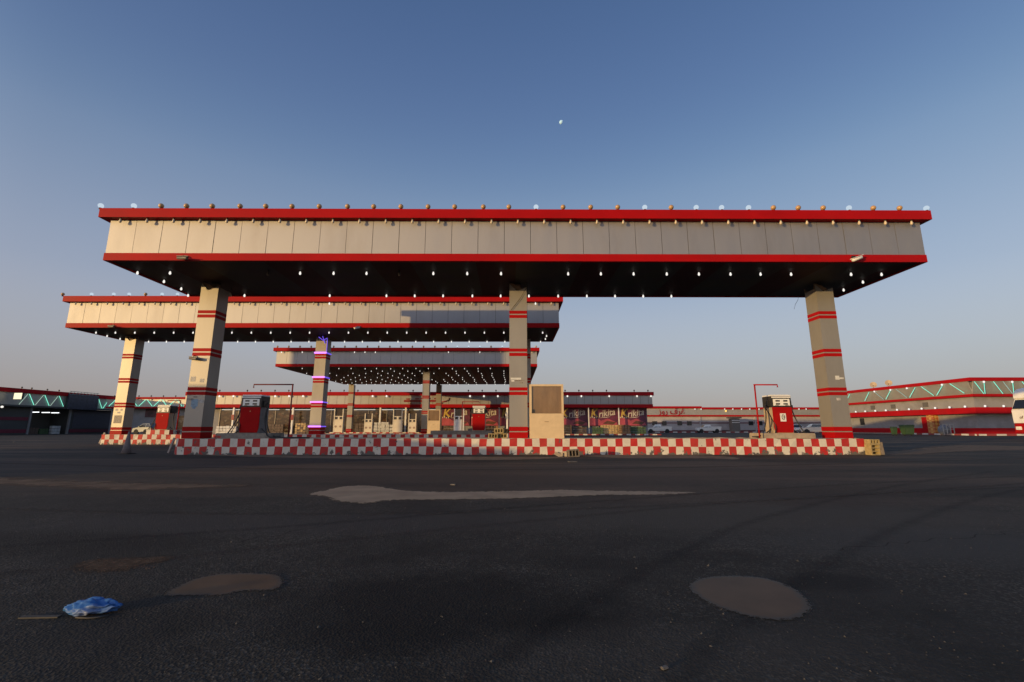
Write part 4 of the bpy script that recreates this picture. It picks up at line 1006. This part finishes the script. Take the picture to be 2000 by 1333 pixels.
# right wing: two storeys, neon zigzag fascia, facing the forecourt and the camera
Bx, By = 65.0, 64.5
rw = thing('motel_building', 'two storey building at right, green neon zigzags above a bulb lit red ledge', 'building', (Bx, By, 0))
DY, WX = 30., 34.
h_t, h_tb, h_f, h_fb = 8.05, 7.55, 5.75, 5.38
bt, bb = 3.85, 3.0
MB().box(.6, WX, .6, DY, 0, h_fb).build('wall', grey_wall, rw)
MB().box(.5, WX, .5, DY, h_f + .01, h_tb + .2).build('upper_wall', grey_wall, rw)
def wrap(name, o, z0, z1, mat, th=.25):
    m = MB(); m.box(-o, WX, -o, -o + th, z0, z1); m.box(-o, -o + th, -o + th, DY, z0, z1); return m.build(name, mat, rw)
wrap('top_band', .25, h_tb, h_t, red_far)
m = MB(); m.prism([(-.15, h_tb - .004), (.3, h_f + .004), (.45, h_f + .004), (0.05, h_tb - .004)], 'y', .3, DY); m.prism([(-.15, h_tb - .004), (.3, h_f + .004), (.45, h_f + .004), (0.05, h_tb - .004)], 'x', .3, WX)
m.build('fascia', silver_far, rw)
wrap('fascia_ledge', -.15, h_fb, h_f, red_far, .5)
wrap('bulb_ledge', .5, bb, bt, red_far, 1.05)
m = MB(); m.box(.52, WX, .52, .597, 0, 1.0); m.box(.52, .597, .597, DY, 0, 1.0); m.build('base_band', red_far, rw)
for i in range(13):
    y = DY - 1 - i * (DY - 2) / 12; link('ledge_bulb', FB_LIT, rw, (-.42, y, bt + .16), (PI, 0, 0))
for i in range(9): link('ledge_bulb', FB_LIT, rw, (1. + i * 2.6, -.42, bt + .16), (PI, 0, 0))
for i, y in enumerate((DY - 1, DY - 6, 17, 13.5, 10.2, 4)): link('eave_bulb', FB_LIT, rw, (-.32, y, h_tb - .15))
for i in range(5): link('eave_bulb', FB_LIT, rw, (1.6 + i * 4, -.32, h_tb - .15))
rs = random.Random(4)
n = 12
for i in range(n):
    y0 = DY - .8 - i * (DY - 1.2) / n; y1 = y0 - (DY - 1.2) / n * (.8 if i % 2 else .55)
    za, zb_ = (h_tb - .1, h_f + .15) if i % 2 else (h_f + .15, h_tb - .15)
    if i in (3,): continue
    MB().tube([(-.28, y0, za), (-.28, y1, zb_)], .034, 6).build('neon_tube', teal if i > 7 or i % 2 == 0 else teal_dim, rw)
for i in range(12):
    x0 = .3 + i * 1.35; up = i % 3 != 1
    MB().tube([(x0, -.28, h_tb - .1), (x0 + (1.05 if up else -.12), -.24, h_f + .0)], .034, 6).build('neon_tube', teal if i % 4 != 3 else teal_dim, rw)
for y in (8.3, 14.5, 19): MB().box(.5, .598, y - .45, y + .45, 4.3, 5.0).build('vent', M('vent_dark', (.10, .095, .09), rough=.7), rw)
m = MB().box(.42, .515, 6.9, 9.3, .3, 2.7).build('door', red_far, rw); MB().box(.39, .418, 7.2, 7.4, 1.3, 1.6).build('handle', chrome, m)
for y in (DY - 4, DY - 8): MB().box(.5, .598, y - .5, y + .5, 1.6, 2.8).build('window', win_glass, rw)
MB().box(-.2, .2, DY - .6, DY - .2, 0, bb).build('ledge_post', red_far, rw)
# tan cup-shaped spot lamps on its roof
for k, (y, lb) in enumerate(((18.0, 'tan spot lamp, left one of the pair on the right building roof'), (14.6, 'tan spot lamp, right one of the pair on the right building roof'))):
    t = thing('roof_spot_lamp', lb, 'spot lamp', (Bx + .4, By + y, h_t), 0, 'roof spot lamps')
    MB().tube([(0, 0, 0), (0, 0, .55)], .04, 6).build('mast', dark_metal, t)
    MB().lathe([(.02, .16), (.3, .11), (.5, 0), (.52, .0), (.3, .15), (.02, .2)], 16, axis='y').build('dish', spot_lamp_tan, t, (0, -.1, .65), (R(-12), 0, R(-40)))
# ornate pillar
pt = thing('ornate_pillar', 'orange and yellow diamond patterned pillar at the foot of the right building', 'pillar', (xx(1832, 71, 825), 71, 0))
pm, tt = nt('diamond_tiles'); o_ = N(tt, 'ShaderNodeOutputMaterial'); pb = N(tt, 'ShaderNodeBsdfPrincipled'); L(tt, pb.outputs[0], o_.inputs[0])
tc = N(tt, 'ShaderNodeTexCoord'); mp = N(tt, 'ShaderNodeMapping'); mp.inputs['Rotation'].default_value = (0, R(45), 0); L(tt, tc.outputs['Object'], mp.inputs[0])
ck = N(tt, 'ShaderNodeTexChecker'); ck.inputs['Scale'].default_value = 2.6; ck.inputs['Color1'].default_value = (.48, .28, .08, 1); ck.inputs['Color2'].default_value = (.36, .11, .03, 1); L(tt, mp.outputs[0], ck.inputs['Vector']); L(tt, ck.outputs[0], pb.inputs['Base Color'])
MB().box(-.6, .6, 0, 1.2, .12, zz(806.5, 71)).build('shaft', pm, pt); MB().box(-.75, .75, -.15, 1.35, 0, .118).build('base', sandcon, pt); MB().box(-.7, .7, -.1, 1.3, zz(806.4, 71), zz(804, 71)).build('cap', sandcon, pt)
# bins and drums
def bin_(label, px0, px1, ytop, Y):
    a, b = xx(px0, Y, 840), xx(px1, Y, 840); w = b - a; h = zz(ytop, Y)
    t = thing('waste_bin', label, 'bin', ((a + b) / 2, Y, 0), 0, 'green waste bins')
    MB().hexa([(-w * .4, 0, .2), (w * .4, 0, .2), (w * .4, w * .5, .2), (-w * .4, w * .5, .2), (-w / 2, -.08, h - .12), (w / 2, -.08, h - .12), (w / 2, w * .58, h - .12), (-w / 2, w * .58, h - .12)]).build('body', green_bin, t)
    MB().prism([(-w * .52, h - .115), (w * .52, h - .115), (w * .45, h), (-w * .45, h)], 'y', -.1, w * .6).build('lid', green_bin, t)
    for s_ in (-1, 1): MB().lathe([(.1, -.04), (.1, .04)], 10, (s_ * w * .35, w * .25, .1), 'x').build('wheel', black_rub, t)
bin_('small green waste bin left of the large one by the right building', 1743, 1752, 834, 60)
bin_('large dark green waste bin before the right building', 1766, 1786, 830, 60)
t = thing('wire_cage', 'grey metal cage with a dark bundle beside the patterned pillar', 'cage', (xx(1853, 66, 840), 66, 0))
m = MB()
for x in (-.75, -.25, .25, .75): m.box(x - .05, x + .05, -.03, .03, 0, 1.55)
for z in (.1, .8, 1.5): m.box(-.8, .8, -.05, .05, z, z + .07)
m.build('cage_bars', chrome, t); MB().ball((.05, .8, .7), .7, 12, 8, 1.1).build('bundle', M('bundle_grey', (.16, .17, .19), rough=.8, var=.3), t)
# kerb of the right wing
striped('kerb', [(xx(1676, 91, 848), 91), (61.5, 61.5), (100, 61.5)], .22, 1.35)
tag(MB().prism([(xx(1676, 91, 848) + .5, 91), (61.9, 61.8), (100, 61.8), (100, 64.9), (65.4, 64.9), (65.4, 92)], 'z', 0, .2).build('pavement', concrete), kind='structure')

# left: wing joining the shop, then the dark row facing right
YL = 82.
lx0, lx1 = xx(205, YL), xx(420, YL)
cl = (lx0 + lx1) / 2
lw = thing('shop_building', 'shop wing at left behind the sunlit column with green neon zigzags on its silver fascia', 'shop', (cl, YL, 0))
B0, B1 = lx0 - cl, lx1 - cl
a1, a2, a3, a4 = zz(776, YL), zz(780, YL), zz(795, YL), zz(798, YL)
MB().box(B0, B1, 1.2, 12, 0, a1 - .2).build('wall', grey_wall, lw)
MB().box(B0, B1, -.2, 1.19, a2, a1).build('top_band', red_far, lw); MB().box(B0, B1, 0, 1.1, a3, a2 - .004).build('fascia', silver_far, lw); MB().box(B0, B1, -.1, 1.1, a4, a3 - .004).build('lower_band', red_far, lw)
zig(lw, B0 + .5, B1 - .5, -.2, a3 + .1, a2 - .1, 1.35, teal, r=.04)
for i in range(9): link('roof_bulb', FB_DARK, lw, (B0 + 1 + i * (B1 - B0 - 2) / 8, .2, a1 + .2), (PI, 0, 0))
x = xx(290, YL) - cl; MB().box(x - 1.5, x + 1.6, 1.1, 1.19, zz(815, YL), zz(799, YL)).build('poster', M('poster_dark', (.07, .025, .03), rough=.6, var=.7, scale=1.2), lw)
for px in (345, 362, 380): MB().box(xx(px, YL) - cl - .6, xx(px, YL) - cl + .6, 1.1, 1.19, .2, 3.2).build('window', shop_glass, lw)

YA, YZ, XL = 58., 92., -78.
lb_ = thing('shop_row', 'dark shop row at the left edge with green neon zigzags and an open stall', 'shop', (XL, 0, 0))
hL, hf = 7.1, 6.45
hb, hb2 = 4.55, 4.3
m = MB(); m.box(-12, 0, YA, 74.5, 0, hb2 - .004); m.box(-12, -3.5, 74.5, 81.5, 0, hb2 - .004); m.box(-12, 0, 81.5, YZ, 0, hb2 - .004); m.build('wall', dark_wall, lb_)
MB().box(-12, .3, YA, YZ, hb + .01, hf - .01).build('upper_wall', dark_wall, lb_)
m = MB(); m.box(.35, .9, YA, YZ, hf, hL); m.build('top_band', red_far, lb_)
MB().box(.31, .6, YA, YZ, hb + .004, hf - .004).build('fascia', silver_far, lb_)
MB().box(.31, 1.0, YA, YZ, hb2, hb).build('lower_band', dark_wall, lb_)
MB().box(-12, .3, YA, YZ, hL - .3, hL - .1).build('roof', roofm, lb_)
for (z0, z1) in ((2.2, 2.7), (.25, .8)): MB().box(.002, .06, YA, 74.4, z0, z1).build('wall_stripe', M('stripe_wine', (.13, .012, .03), rough=.7), lb_)
MB().box(.002, .06, 81.6, YZ, .25, .8).build('wall_stripe', MATS['stripe_wine'], lb_)
MB().box(.002, .05, 82., YZ - .5, 1.0, 4.1).build('panel', M('panel_slate', (.055, .055, .075), rough=.6), lb_)
m = MB(); m.box(-.15, .1, 74.5, 74.8, 0, hb2 - .01); m.box(-.15, .1, 81.2, 81.5, 0, hb2 - .01); m.build('stall_post', grey_wall, lb_)
m = MB()
for y in (75.2, 77.0, 78.6): m.tube([(-.6, y, 3.55), (-.6, y + 1.3, 3.6)], .07, 6)
m.build('tube_light', tube_white, lb_)
def zigy(y0, y1, mats):
    n = round((y1 - y0) / 1.25); st = (y1 - y0) / n
    for i in range(n):
        if random.random() < .18: continue
        a, b_ = y0 + i * st, y0 + (i + 1) * st; za, zb_ = (hb + .1, hf - .1) if i % 2 else (hf - .1, hb + .1)
        MB().tube([(.75, a + .1, za), (.75, b_ - .1, zb_)], .036, 6).build('neon_tube', mats[i % len(mats)], lb_)
zigy(70.6, 79.2, [teal, teal_dim]); zigy(85.5, YZ - .5, [teal])
for y in (72, 73.5, 76, 78): link('roof_bulb', FB_DARK, lb_, (.6, y, hL + .2), (PI, 0, 0))
MB().box(.9, 1.15, 79.4, 85.2, hb - .3, hf + .3).build('dark_sign', M('sign_slate', (.035, .035, .055), rough=.5, var=.5, scale=2), lb_)
m = MB()
for k in range(9): m.tube([(1.0, 79.4 + k * .64, hf + .35), (1.0, 79.8 + k * .64, hf + .8)], .04, 5)
m.tube([(1.0, 79.4, hf + .35), (1.0, 85.2, hf + .35)], .04, 5); m.tube([(1.0, 79.4, hf + .85), (1.0, 85.2, hf + .85)], .04, 5); m.build('sign_truss', M('truss_green', (.2, .28, .24), rough=.5, metal=.4), lb_)
sgn = thing('lit_sign', 'small warm lit box sign on the dark row at the left edge', 'sign', (W(35, 774, 70.3).x, 70.3, W(35, 774, 70.3).z))
MB().box(-.62, .62, .0, .3, -.5, .5).build('sign_box', dark_metal, sgn); MB().box(-.6, .6, -.03, -.002, -.47, .47).build('sign_face', sign_lit, sgn)
lamp = thing('wall_lamp', 'single white lamp on the dark wall at the far left edge', 'lamp', W(4, 795, 69))
MB().ball((0, 0, 0), .17, 10, 8).build('globe', lit_white, lamp); MB().tube([(0, 0, .15), (0, .2, .3), (-.3, .3, .3)], .03, 6).build('bracket', dark_metal, lamp)
for k, (y, h, lb) in enumerate(((75.3, 1.1, 'dark stacked goods at the near side of the open stall'), (77, .9, 'dark stacked goods in the middle of the open stall'), (79, 1.4, 'dark stacked goods at the far side of the open stall'))):
    mb = MB(); rs = random.Random(k)
    for i in range(3):
        for j in range(3): mb.box(-.25 - i * .1, .2, i * .5, i * .5 + .46, j * h / 3 + .002, j * h / 3 + h / 3 - .02 - .03 * rs.random())
    tag(mb.build('goods_stack', gm[(1, 3, 2)[k]], None, (XL - .6, y, 0)), lb, 'stack', 'goods in the open stall')

# ------------------------------------------------------------------ vehicles
def vehicle(kind, label, cat, loc, rz, paint, Lg=4.9, Wd=1.85, group='parked vehicles'):
    """local: faces -x, wheels on z = 0"""
    t = thing(kind, label, cat, loc, rz, group); h = Wd / 2
    if kind == 'pickup_truck':
        body = [(-Lg / 2, .42), (-Lg / 2, .95), (-Lg / 2 + .25, 1.06), (-Lg / 2 + 1.35, 1.12), (Lg / 2, 1.12), (Lg / 2, .5), (Lg / 2 - .5, .42)]
        roof = [(-Lg / 2 + 1.15, 1.125), (-Lg / 2 + 1.75, 1.72), (.30, 1.74), (.48, 1.125)]
    else:
        body = [(-Lg / 2, .38), (-Lg / 2, .85), (-Lg / 2 + .2, 1.0), (-Lg / 2 + 1.2, 1.1), (Lg / 2 - .05, 1.1), (Lg / 2, .9), (Lg / 2, .42)]
        roof = [(-Lg / 2 + 1.0, 1.105), (-Lg / 2 + 1.75, 1.68), (Lg / 2 - .55, 1.70), (Lg / 2 - .08, 1.105)]
    b = MB(); b.prism(body, 'y', -h, h)
    if kind == 'pickup_truck':      # the open bed: dark floor inset between the sides
        pass
    bo = b.build('body', paint, t, bevel=.05)
    if kind == 'pickup_truck':
        MB().box(.56, Lg / 2 - .08, -h + .1, h - .1, 1.1, 1.135).build('bed_floor', dark_in, t)
        rl = MB()
        for s_ in (-1, 1):
            rl.box(.55, Lg / 2, s_ * (h - .04) - .04, s_ * (h - .04) + .04, 1.125, 1.32)
        rl.box(Lg / 2 - .07, Lg / 2 - .005, -h + .085, h - .085, 1.125, 1.32); rl.build('bed_side', paint, t)
    c = MB(); ins = .13
    rr_ = roof
    A = [c.bm.verts.new((p[0], -h + (.02 if p[1] < 1.3 else ins), p[1])) for p in rr_]; B = [c.bm.verts.new((p[0], h - (.02 if p[1] < 1.3 else ins), p[1])) for p in rr_]
    c.bm.faces.new(A); c.bm.faces.new(B[::-1])
    for i in range(4): c.bm.faces.new([A[i], B[i], B[(i + 1) % 4], A[(i + 1) % 4]])
    c.build('cab', paint, t, bevel=.03)
    def lerp(p, q, u): return (p[0] + (q[0] - p[0]) * u, p[1] + (q[1] - p[1]) * u)
    x_a, x_b = roof[0][0] + .42, roof[3][0] - .15
    for s_ in (-1, 1):
        mid = (x_a + x_b) / 2 + .1
        for (p, q) in ((x_a, mid - .05), (mid + .05, x_b)):
            tl = max(p, roof[1][0] + .05) if p == x_a else p; tr = min(q, roof[2][0] - .05)
            y0, y1 = s_ * (h - .03), s_ * (h - ins + .015)
            m = MB(); m.hexa([(p, y0 - s_ * .05, 1.17), (q, y0 - s_ * .05, 1.17), (q, y0 + s_ * .004, 1.17), (p, y0 + s_ * .004, 1.17), (tl, y1 - s_ * .05, 1.62), (tr, y1 - s_ * .05, 1.62), (tr, y1, 1.62), (tl, y1, 1.62)])
            m.build('side_window', car_glass, t)
    m = MB(); a_, b_ = lerp(roof[0], roof[1], .1), lerp(roof[0], roof[1], .9)
    m.hexa([(a_[0] - .02, -h + .12, a_[1]), (a_[0] + .02, -h + .12, a_[1]), (a_[0] + .02, h - .12, a_[1]), (a_[0] - .02, h - .12, a_[1]), (b_[0] - .02, -h + .2, b_[1]), (b_[0] + .02, -h + .2, b_[1]), (b_[0] + .02, h - .2, b_[1]), (b_[0] - .02, h - .2, b_[1])])
    m.build('windscreen', car_glass, t)
    for x in (-Lg / 2 + .85, Lg / 2 - .95):
        for s_ in (-1, 1):
            w = thing_part('wheel', t, (x, s_ * (h - .11), .36))
            MB().lathe([(.2, -.115), (.33, -.11), (.36, -.07), (.36, .07), (.33, .11), (.2, .115)], 18, axis='y').build('tyre', black_rub, w)
            MB().lathe([(.06, -.122), (.2, -.12), (.21, .12), (.06, .122)], 14, axis='y').build('rim', chrome, w)
            MB().lathe([(.43, -.02), (.43, .02)], 18, (x, s_ * (h + .002), .40), 'y').build('wheel_arch', dark_in, t)
    for s_ in (-1, 1):
        MB().box(-Lg / 2 - .012, -Lg / 2 + .12, s_ * (h - .28) - .2, s_ * (h - .28) + .2, .74, .9).build('headlight', lamp_lens, t)
        MB().box(Lg / 2 - .05, Lg / 2 + .012, s_ * (h - .12) - .09, s_ * (h - .12) + .09, .7, 1.0).build('tail_light', tail_red, t)
        MB().box(roof[0][0] + .35, roof[0][0] + .5, s_ * (h + .1) - .08, s_ * (h + .1) + .08, 1.15, 1.3).build('mirror', paint, t)
    MB().box(-Lg / 2 - .05, -Lg / 2 + .05, -h + .05, h - .05, .36, .55).build('bumper', dark_metal, t)
    return t
def thing_part(name, parent, loc):
    """wheel hub disc that carries tyre and rim"""
    return MB().lathe([(.05, -.125), (.05, .125)], 8, axis='y').build(name, dark_metal, parent, loc)
Yp = 100.
vehicle('pickup_truck', 'white pickup parked side on before the pale row, right one of the two', 'pickup', (xx(1383, Yp, 838), Yp, 0), R(-6), white_car, 5.0)
vehicle('pickup_truck', 'white pickup parked beside the end of the shop, left one of the two', 'pickup', (xx(1287, 96, 838), 96, 0), R(-14), white_car, 5.0)
vehicle('suv_car', 'silver off road car partly hidden behind the right front column', 'car', (xx(1594, 78, 838), 78, 0), R(-24), silver_car, 4.7, 1.9)
vehicle('suv_car', 'small white car seen through the gap right of the pump with the number sign', 'car', (xx(1556, 96, 838), 96, 0), R(70), white_car, 4.4, 1.8)
vehicle('suv_car', 'pale blue car behind the second island at left, beside the sunlit red pump', 'car', (xx(286, 72, 838), 72, 0), R(-12), blue_car, 3.6, 1.6)

# lorry at the right edge
tr = thing('lorry', 'white and red lorry cab cut by the right edge of the photo', 'lorry', (W(1974, 800, 39.5).x, 37, 0))
MB().prism([(0.0, .62), (.05, .62), (.12, .62), (2.6, .62), (2.6, 1.75), (.75, 1.55), (.05, 1.38)], 'y', 0, 2.5).build('lower_body', pump_red, tr, bevel=.03)
MB().prism([(0, 1.40), (.75, 1.57), (2.6, 1.77), (2.6, 2.55), (0, 2.5)], 'y', 0.01, 2.49).build('cab', white_paint, tr, bevel=.03)
MB().prism([(.02, 2.515), (2.6, 2.565), (2.6, 3.45), (.45, 3.45)], 'y', .06, 2.44).build('cab_upper', white_paint, tr)
MB().prism([(.12, 2.62), (1.7, 2.66), (1.7, 3.3), (.5, 3.32)], 'y', .035, .058).build('side_window', car_glass, tr)
MB().prism([(-.03, 2.6), (.0, 2.6), (.40, 3.36), (.37, 3.36)], 'y', .15, 2.35).build('windscreen', car_glass, tr)
MB().prism([(.25, 3.46), (2.6, 3.46), (2.6, 4.5), (1.5, 4.45), (.6, 4.25), (.3, 3.9)], 'y', .1, 2.4).build('roof_fairing', white_paint, tr, bevel=.05)
MB().box(-.28, -.02, -.28, -.06, 2.5, 3.3).build('mirror', dark_metal, tr, bevel=.03)
text('lettering', 'of Farooq', .34, M('lorry_ink', (.10, .05, .04), rough=.5), tr, (-.012, 1.25, 1.78), (PI / 2, 0, -PI / 2), extrude=.004, fat=.006)
for s_ in (.35, 2.15): MB().box(-.03, .03, s_ - .22, s_ + .22, .85, 1.12).build('headlight', lamp_lens, tr, bevel=.01)
for s_ in (0.02, 2.2):
    w = MB().lathe([(.1, 0), (.1, .3)], 10, axis='y').build('wheel', dark_metal, tr, (1.5, s_ - .02, .52))
    MB().lathe([(.3, 0), (.5, .0), (.53, .04), (.53, .27), (.5, .3), (.3, .3)], 20, axis='y').build('tyre', black_rub, w); MB().lathe([(.1, .02), (.3, .015), (.3, .28), (.1, .28)], 16, axis='y').build('rim', chrome, w)
MB().lathe([(.62, -.01), (.62, .0)], 20, (1.5, -.003, .62), 'y').build('wheel_arch', dark_in, tr)
MB().box(2.75, 11, .0, 2.5, 1.1, 4.2).build('box_body', white_paint, tr, bevel=.03)
MB().box(2.62, 11, .5, 2.0, .65, 1.09).build('chassis', dark_metal, tr)
for s_ in (0.0, 2.2):
    w = MB().lathe([(.1, 0), (.1, .3)], 10, axis='y').build('wheel', dark_metal, tr, (9.5, s_, .52)); MB().lathe([(.3, 0), (.5, .0), (.53, .04), (.53, .27), (.5, .3), (.3, .3)], 20, axis='y').build('tyre', black_rub, w)

# ------------------------------------------------------------------ unseen shade casters, added out of frame to shadow the forecourt
# added two-height block, unseen, sized to shade the left column foot and kerb
wk = thing('added_shade_block', 'unseen plain block with a taller left half, added out of frame to cast shade', 'building', (0, 0, 0))
MB().box(-52, -35.6, -4, 0, 0, 4.85).build('wall', beige_wall, wk); MB().box(-35.6, -28.4, -4, -.3, 0, 2.9).build('low_shade_wall', beige_wall, wk)
MB().box(-52.2, -35.4, -4.2, .2, 4.855, 5.05).build('roof', red_far, wk); MB().box(-35.39, -28.2, -4.2, -.1, 2.905, 3.05).build('low_shade_top', red_far, wk)
for x in (-49, -45, -41): MB().box(x - 1, x + 1, .002, .06, 0, 3).build('door', dark_metal, wk)
# unseen board on tall posts, added to shade the deep canopy
hd = thing('added_shade_board', 'unseen blank board on tall posts, added out of frame to shade the deep canopy', 'shade board', (0, 15, 0))
MB().box(-62.2, -41.2, 0, .5, 11.1, 15.6).build('board', beige_wall, hd)
for x in (-60, -52, -46.5): MB().tube([(x, .75, 0), (x, .75, 15)], .22, 10).build('post', dark_metal, hd)

# ------------------------------------------------------------------ sun, sky, moon, camera
SUN_R, SUN_EL, SKY_K, BACK = 1.3, 4.6, .05, (2.9, 2.4, 2.1)
d = Vector((SUN_R, 1, 0)).normalized() * math.cos(R(SUN_EL)); d.z = -math.sin(R(SUN_EL))
sun = bpy.data.lights.new('sun', 'SUN'); sun.energy = 3.1; sun.angle = R(.5); sun.color = (1.0, .66, .27)
so = bpy.data.objects.new('sun', sun); COL.objects.link(so); so.rotation_euler = d.to_track_quat('-Z', 'Y').to_euler()

def moon():
    mb = MB(); P = W(1096.5, 239.5, 1400.0); r = 7.4
    mb.ball((0, 0, 0), r, 32, 20)
    # keep only the sunlit cap
    s_ = (-d).normalized()
    bmesh.ops.delete(mb.bm, geom=[v for v in mb.bm.verts if v.co.dot(s_) < .05 * r], context='VERTS')
    for f in mb.bm.faces: f.smooth = True
    o = mb.build('moon', M('moon_rock', (.42, .72, 1.0), rough=1., var=.2, scale=.2, spec=0.), None, P)
    return tag(o, 'small pale half moon high in the clear sky', 'moon')
moon()

w = bpy.data.worlds.new('World'); S.world = w; w.use_nodes = True
t = w.node_tree; t.nodes.clear()
out = N(t, 'ShaderNodeOutputWorld'); bg = N(t, 'ShaderNodeBackground'); L(t, bg.outputs[0], out.inputs[0])
sky = N(t, 'ShaderNodeTexSky'); sky.sky_type = 'NISHITA'; sky.sun_disc = False; sky.sun_elevation = R(SUN_EL)
sky.sun_rotation = math.atan2(-d.x, -d.y); sky.altitude = 300; sky.air_density = 1.0; sky.dust_density = 1.5; sky.ozone_density = 1.2
# clear dusk-side sky: measured tone by height, blending to the physical sky towards the sun
tc = N(t, 'ShaderNodeTexCoord'); sp = N(t, 'ShaderNodeSeparateXYZ'); L(t, tc.outputs['Generated'], sp.inputs[0])
rp_ = N(t, 'ShaderNodeValToRGB'); cr_ = rp_.color_ramp; cr_.interpolation = 'B_SPLINE'
stops = [(0, (.40, .335, .29)), (.07, (.43, .425, .41)), (.15, (.455, .50, .545)), (.26, (.39, .475, .61)), (.46, (.185, .305, .485)), (.595, (.113, .197, .385)), (.74, (.076, .145, .305)), (1, (.045, .095, .22))]
cr_.elements[0].position = 0; cr_.elements[0].color = c4(stops[0][1]); cr_.elements[1].position = 1; cr_.elements[1].color = c4(stops[-1][1])
for p_, c_ in stops[1:-1]:
    e_ = cr_.elements.new(p_); e_.color = c4(c_)
L(t, sp.outputs[2], rp_.inputs[0])
lr = N(t, 'ShaderNodeMapRange'); lr.inputs['From Min'].default_value = -.75; lr.inputs['From Max'].default_value = .75; L(t, sp.outputs[0], lr.inputs['Value'])
tint = N(t, 'ShaderNodeMix', data_type='RGBA'); L(t, lr.outputs[0], tint.inputs['Factor']); tint.inputs['A'].default_value = (.84, .80, .815, 1); tint.inputs['B'].default_value = (1.0, 1.02, 1.03, 1)
mul = N(t, 'ShaderNodeMix', data_type='RGBA', blend_type='MULTIPLY'); mul.inputs['Factor'].default_value = 1; L(t, rp_.outputs[0], mul.inputs['A']); L(t, tint.outputs['Result'], mul.inputs['B'])
dt = N(t, 'ShaderNodeVectorMath', operation='DOT_PRODUCT'); L(t, tc.outputs['Generated'], dt.inputs[0]); dt.inputs[1].default_value = (-d).normalized()
fr_ = N(t, 'ShaderNodeMapRange', interpolation_type='SMOOTHSTEP'); fr_.inputs['From Min'].default_value = .2; fr_.inputs['From Max'].default_value = .8; L(t, dt.outputs['Value'], fr_.inputs['Value'])
ns = N(t, 'ShaderNodeVectorMath', operation='SCALE'); L(t, sky.outputs[0], ns.inputs[0]); ns.inputs['Scale'].default_value = SKY_K
mxs = N(t, 'ShaderNodeMix', data_type='RGBA'); L(t, fr_.outputs[0], mxs.inputs['Factor']); L(t, mul.outputs['Result'], mxs.inputs['A'])
bk = N(t, 'ShaderNodeVectorMath', operation='MULTIPLY_ADD'); L(t, mul.outputs['Result'], bk.inputs[0]); bk.inputs[1].default_value = BACK; L(t, ns.outputs[0], bk.inputs[2]); L(t, bk.outputs[0], mxs.inputs['B'])
bg.inputs[1].default_value = .784
L(t, mxs.outputs['Result'], bg.inputs[0])

cam = bpy.data.cameras.new('camera'); cam.sensor_width = 36; cam.lens = FPX * 36 / 2000; cam.clip_end = 4000; cam.clip_start = .05
co = bpy.data.objects.new('camera', cam); COL.objects.link(co); co.location = (0, 0, CAMZ); co.rotation_euler = (PI / 2 + TH, 0, 0)
S.camera = co
S.view_settings.view_transform = 'Standard'; S.view_settings.look = 'None'; S.view_settings.gamma = 1; S.view_settings.exposure = .35
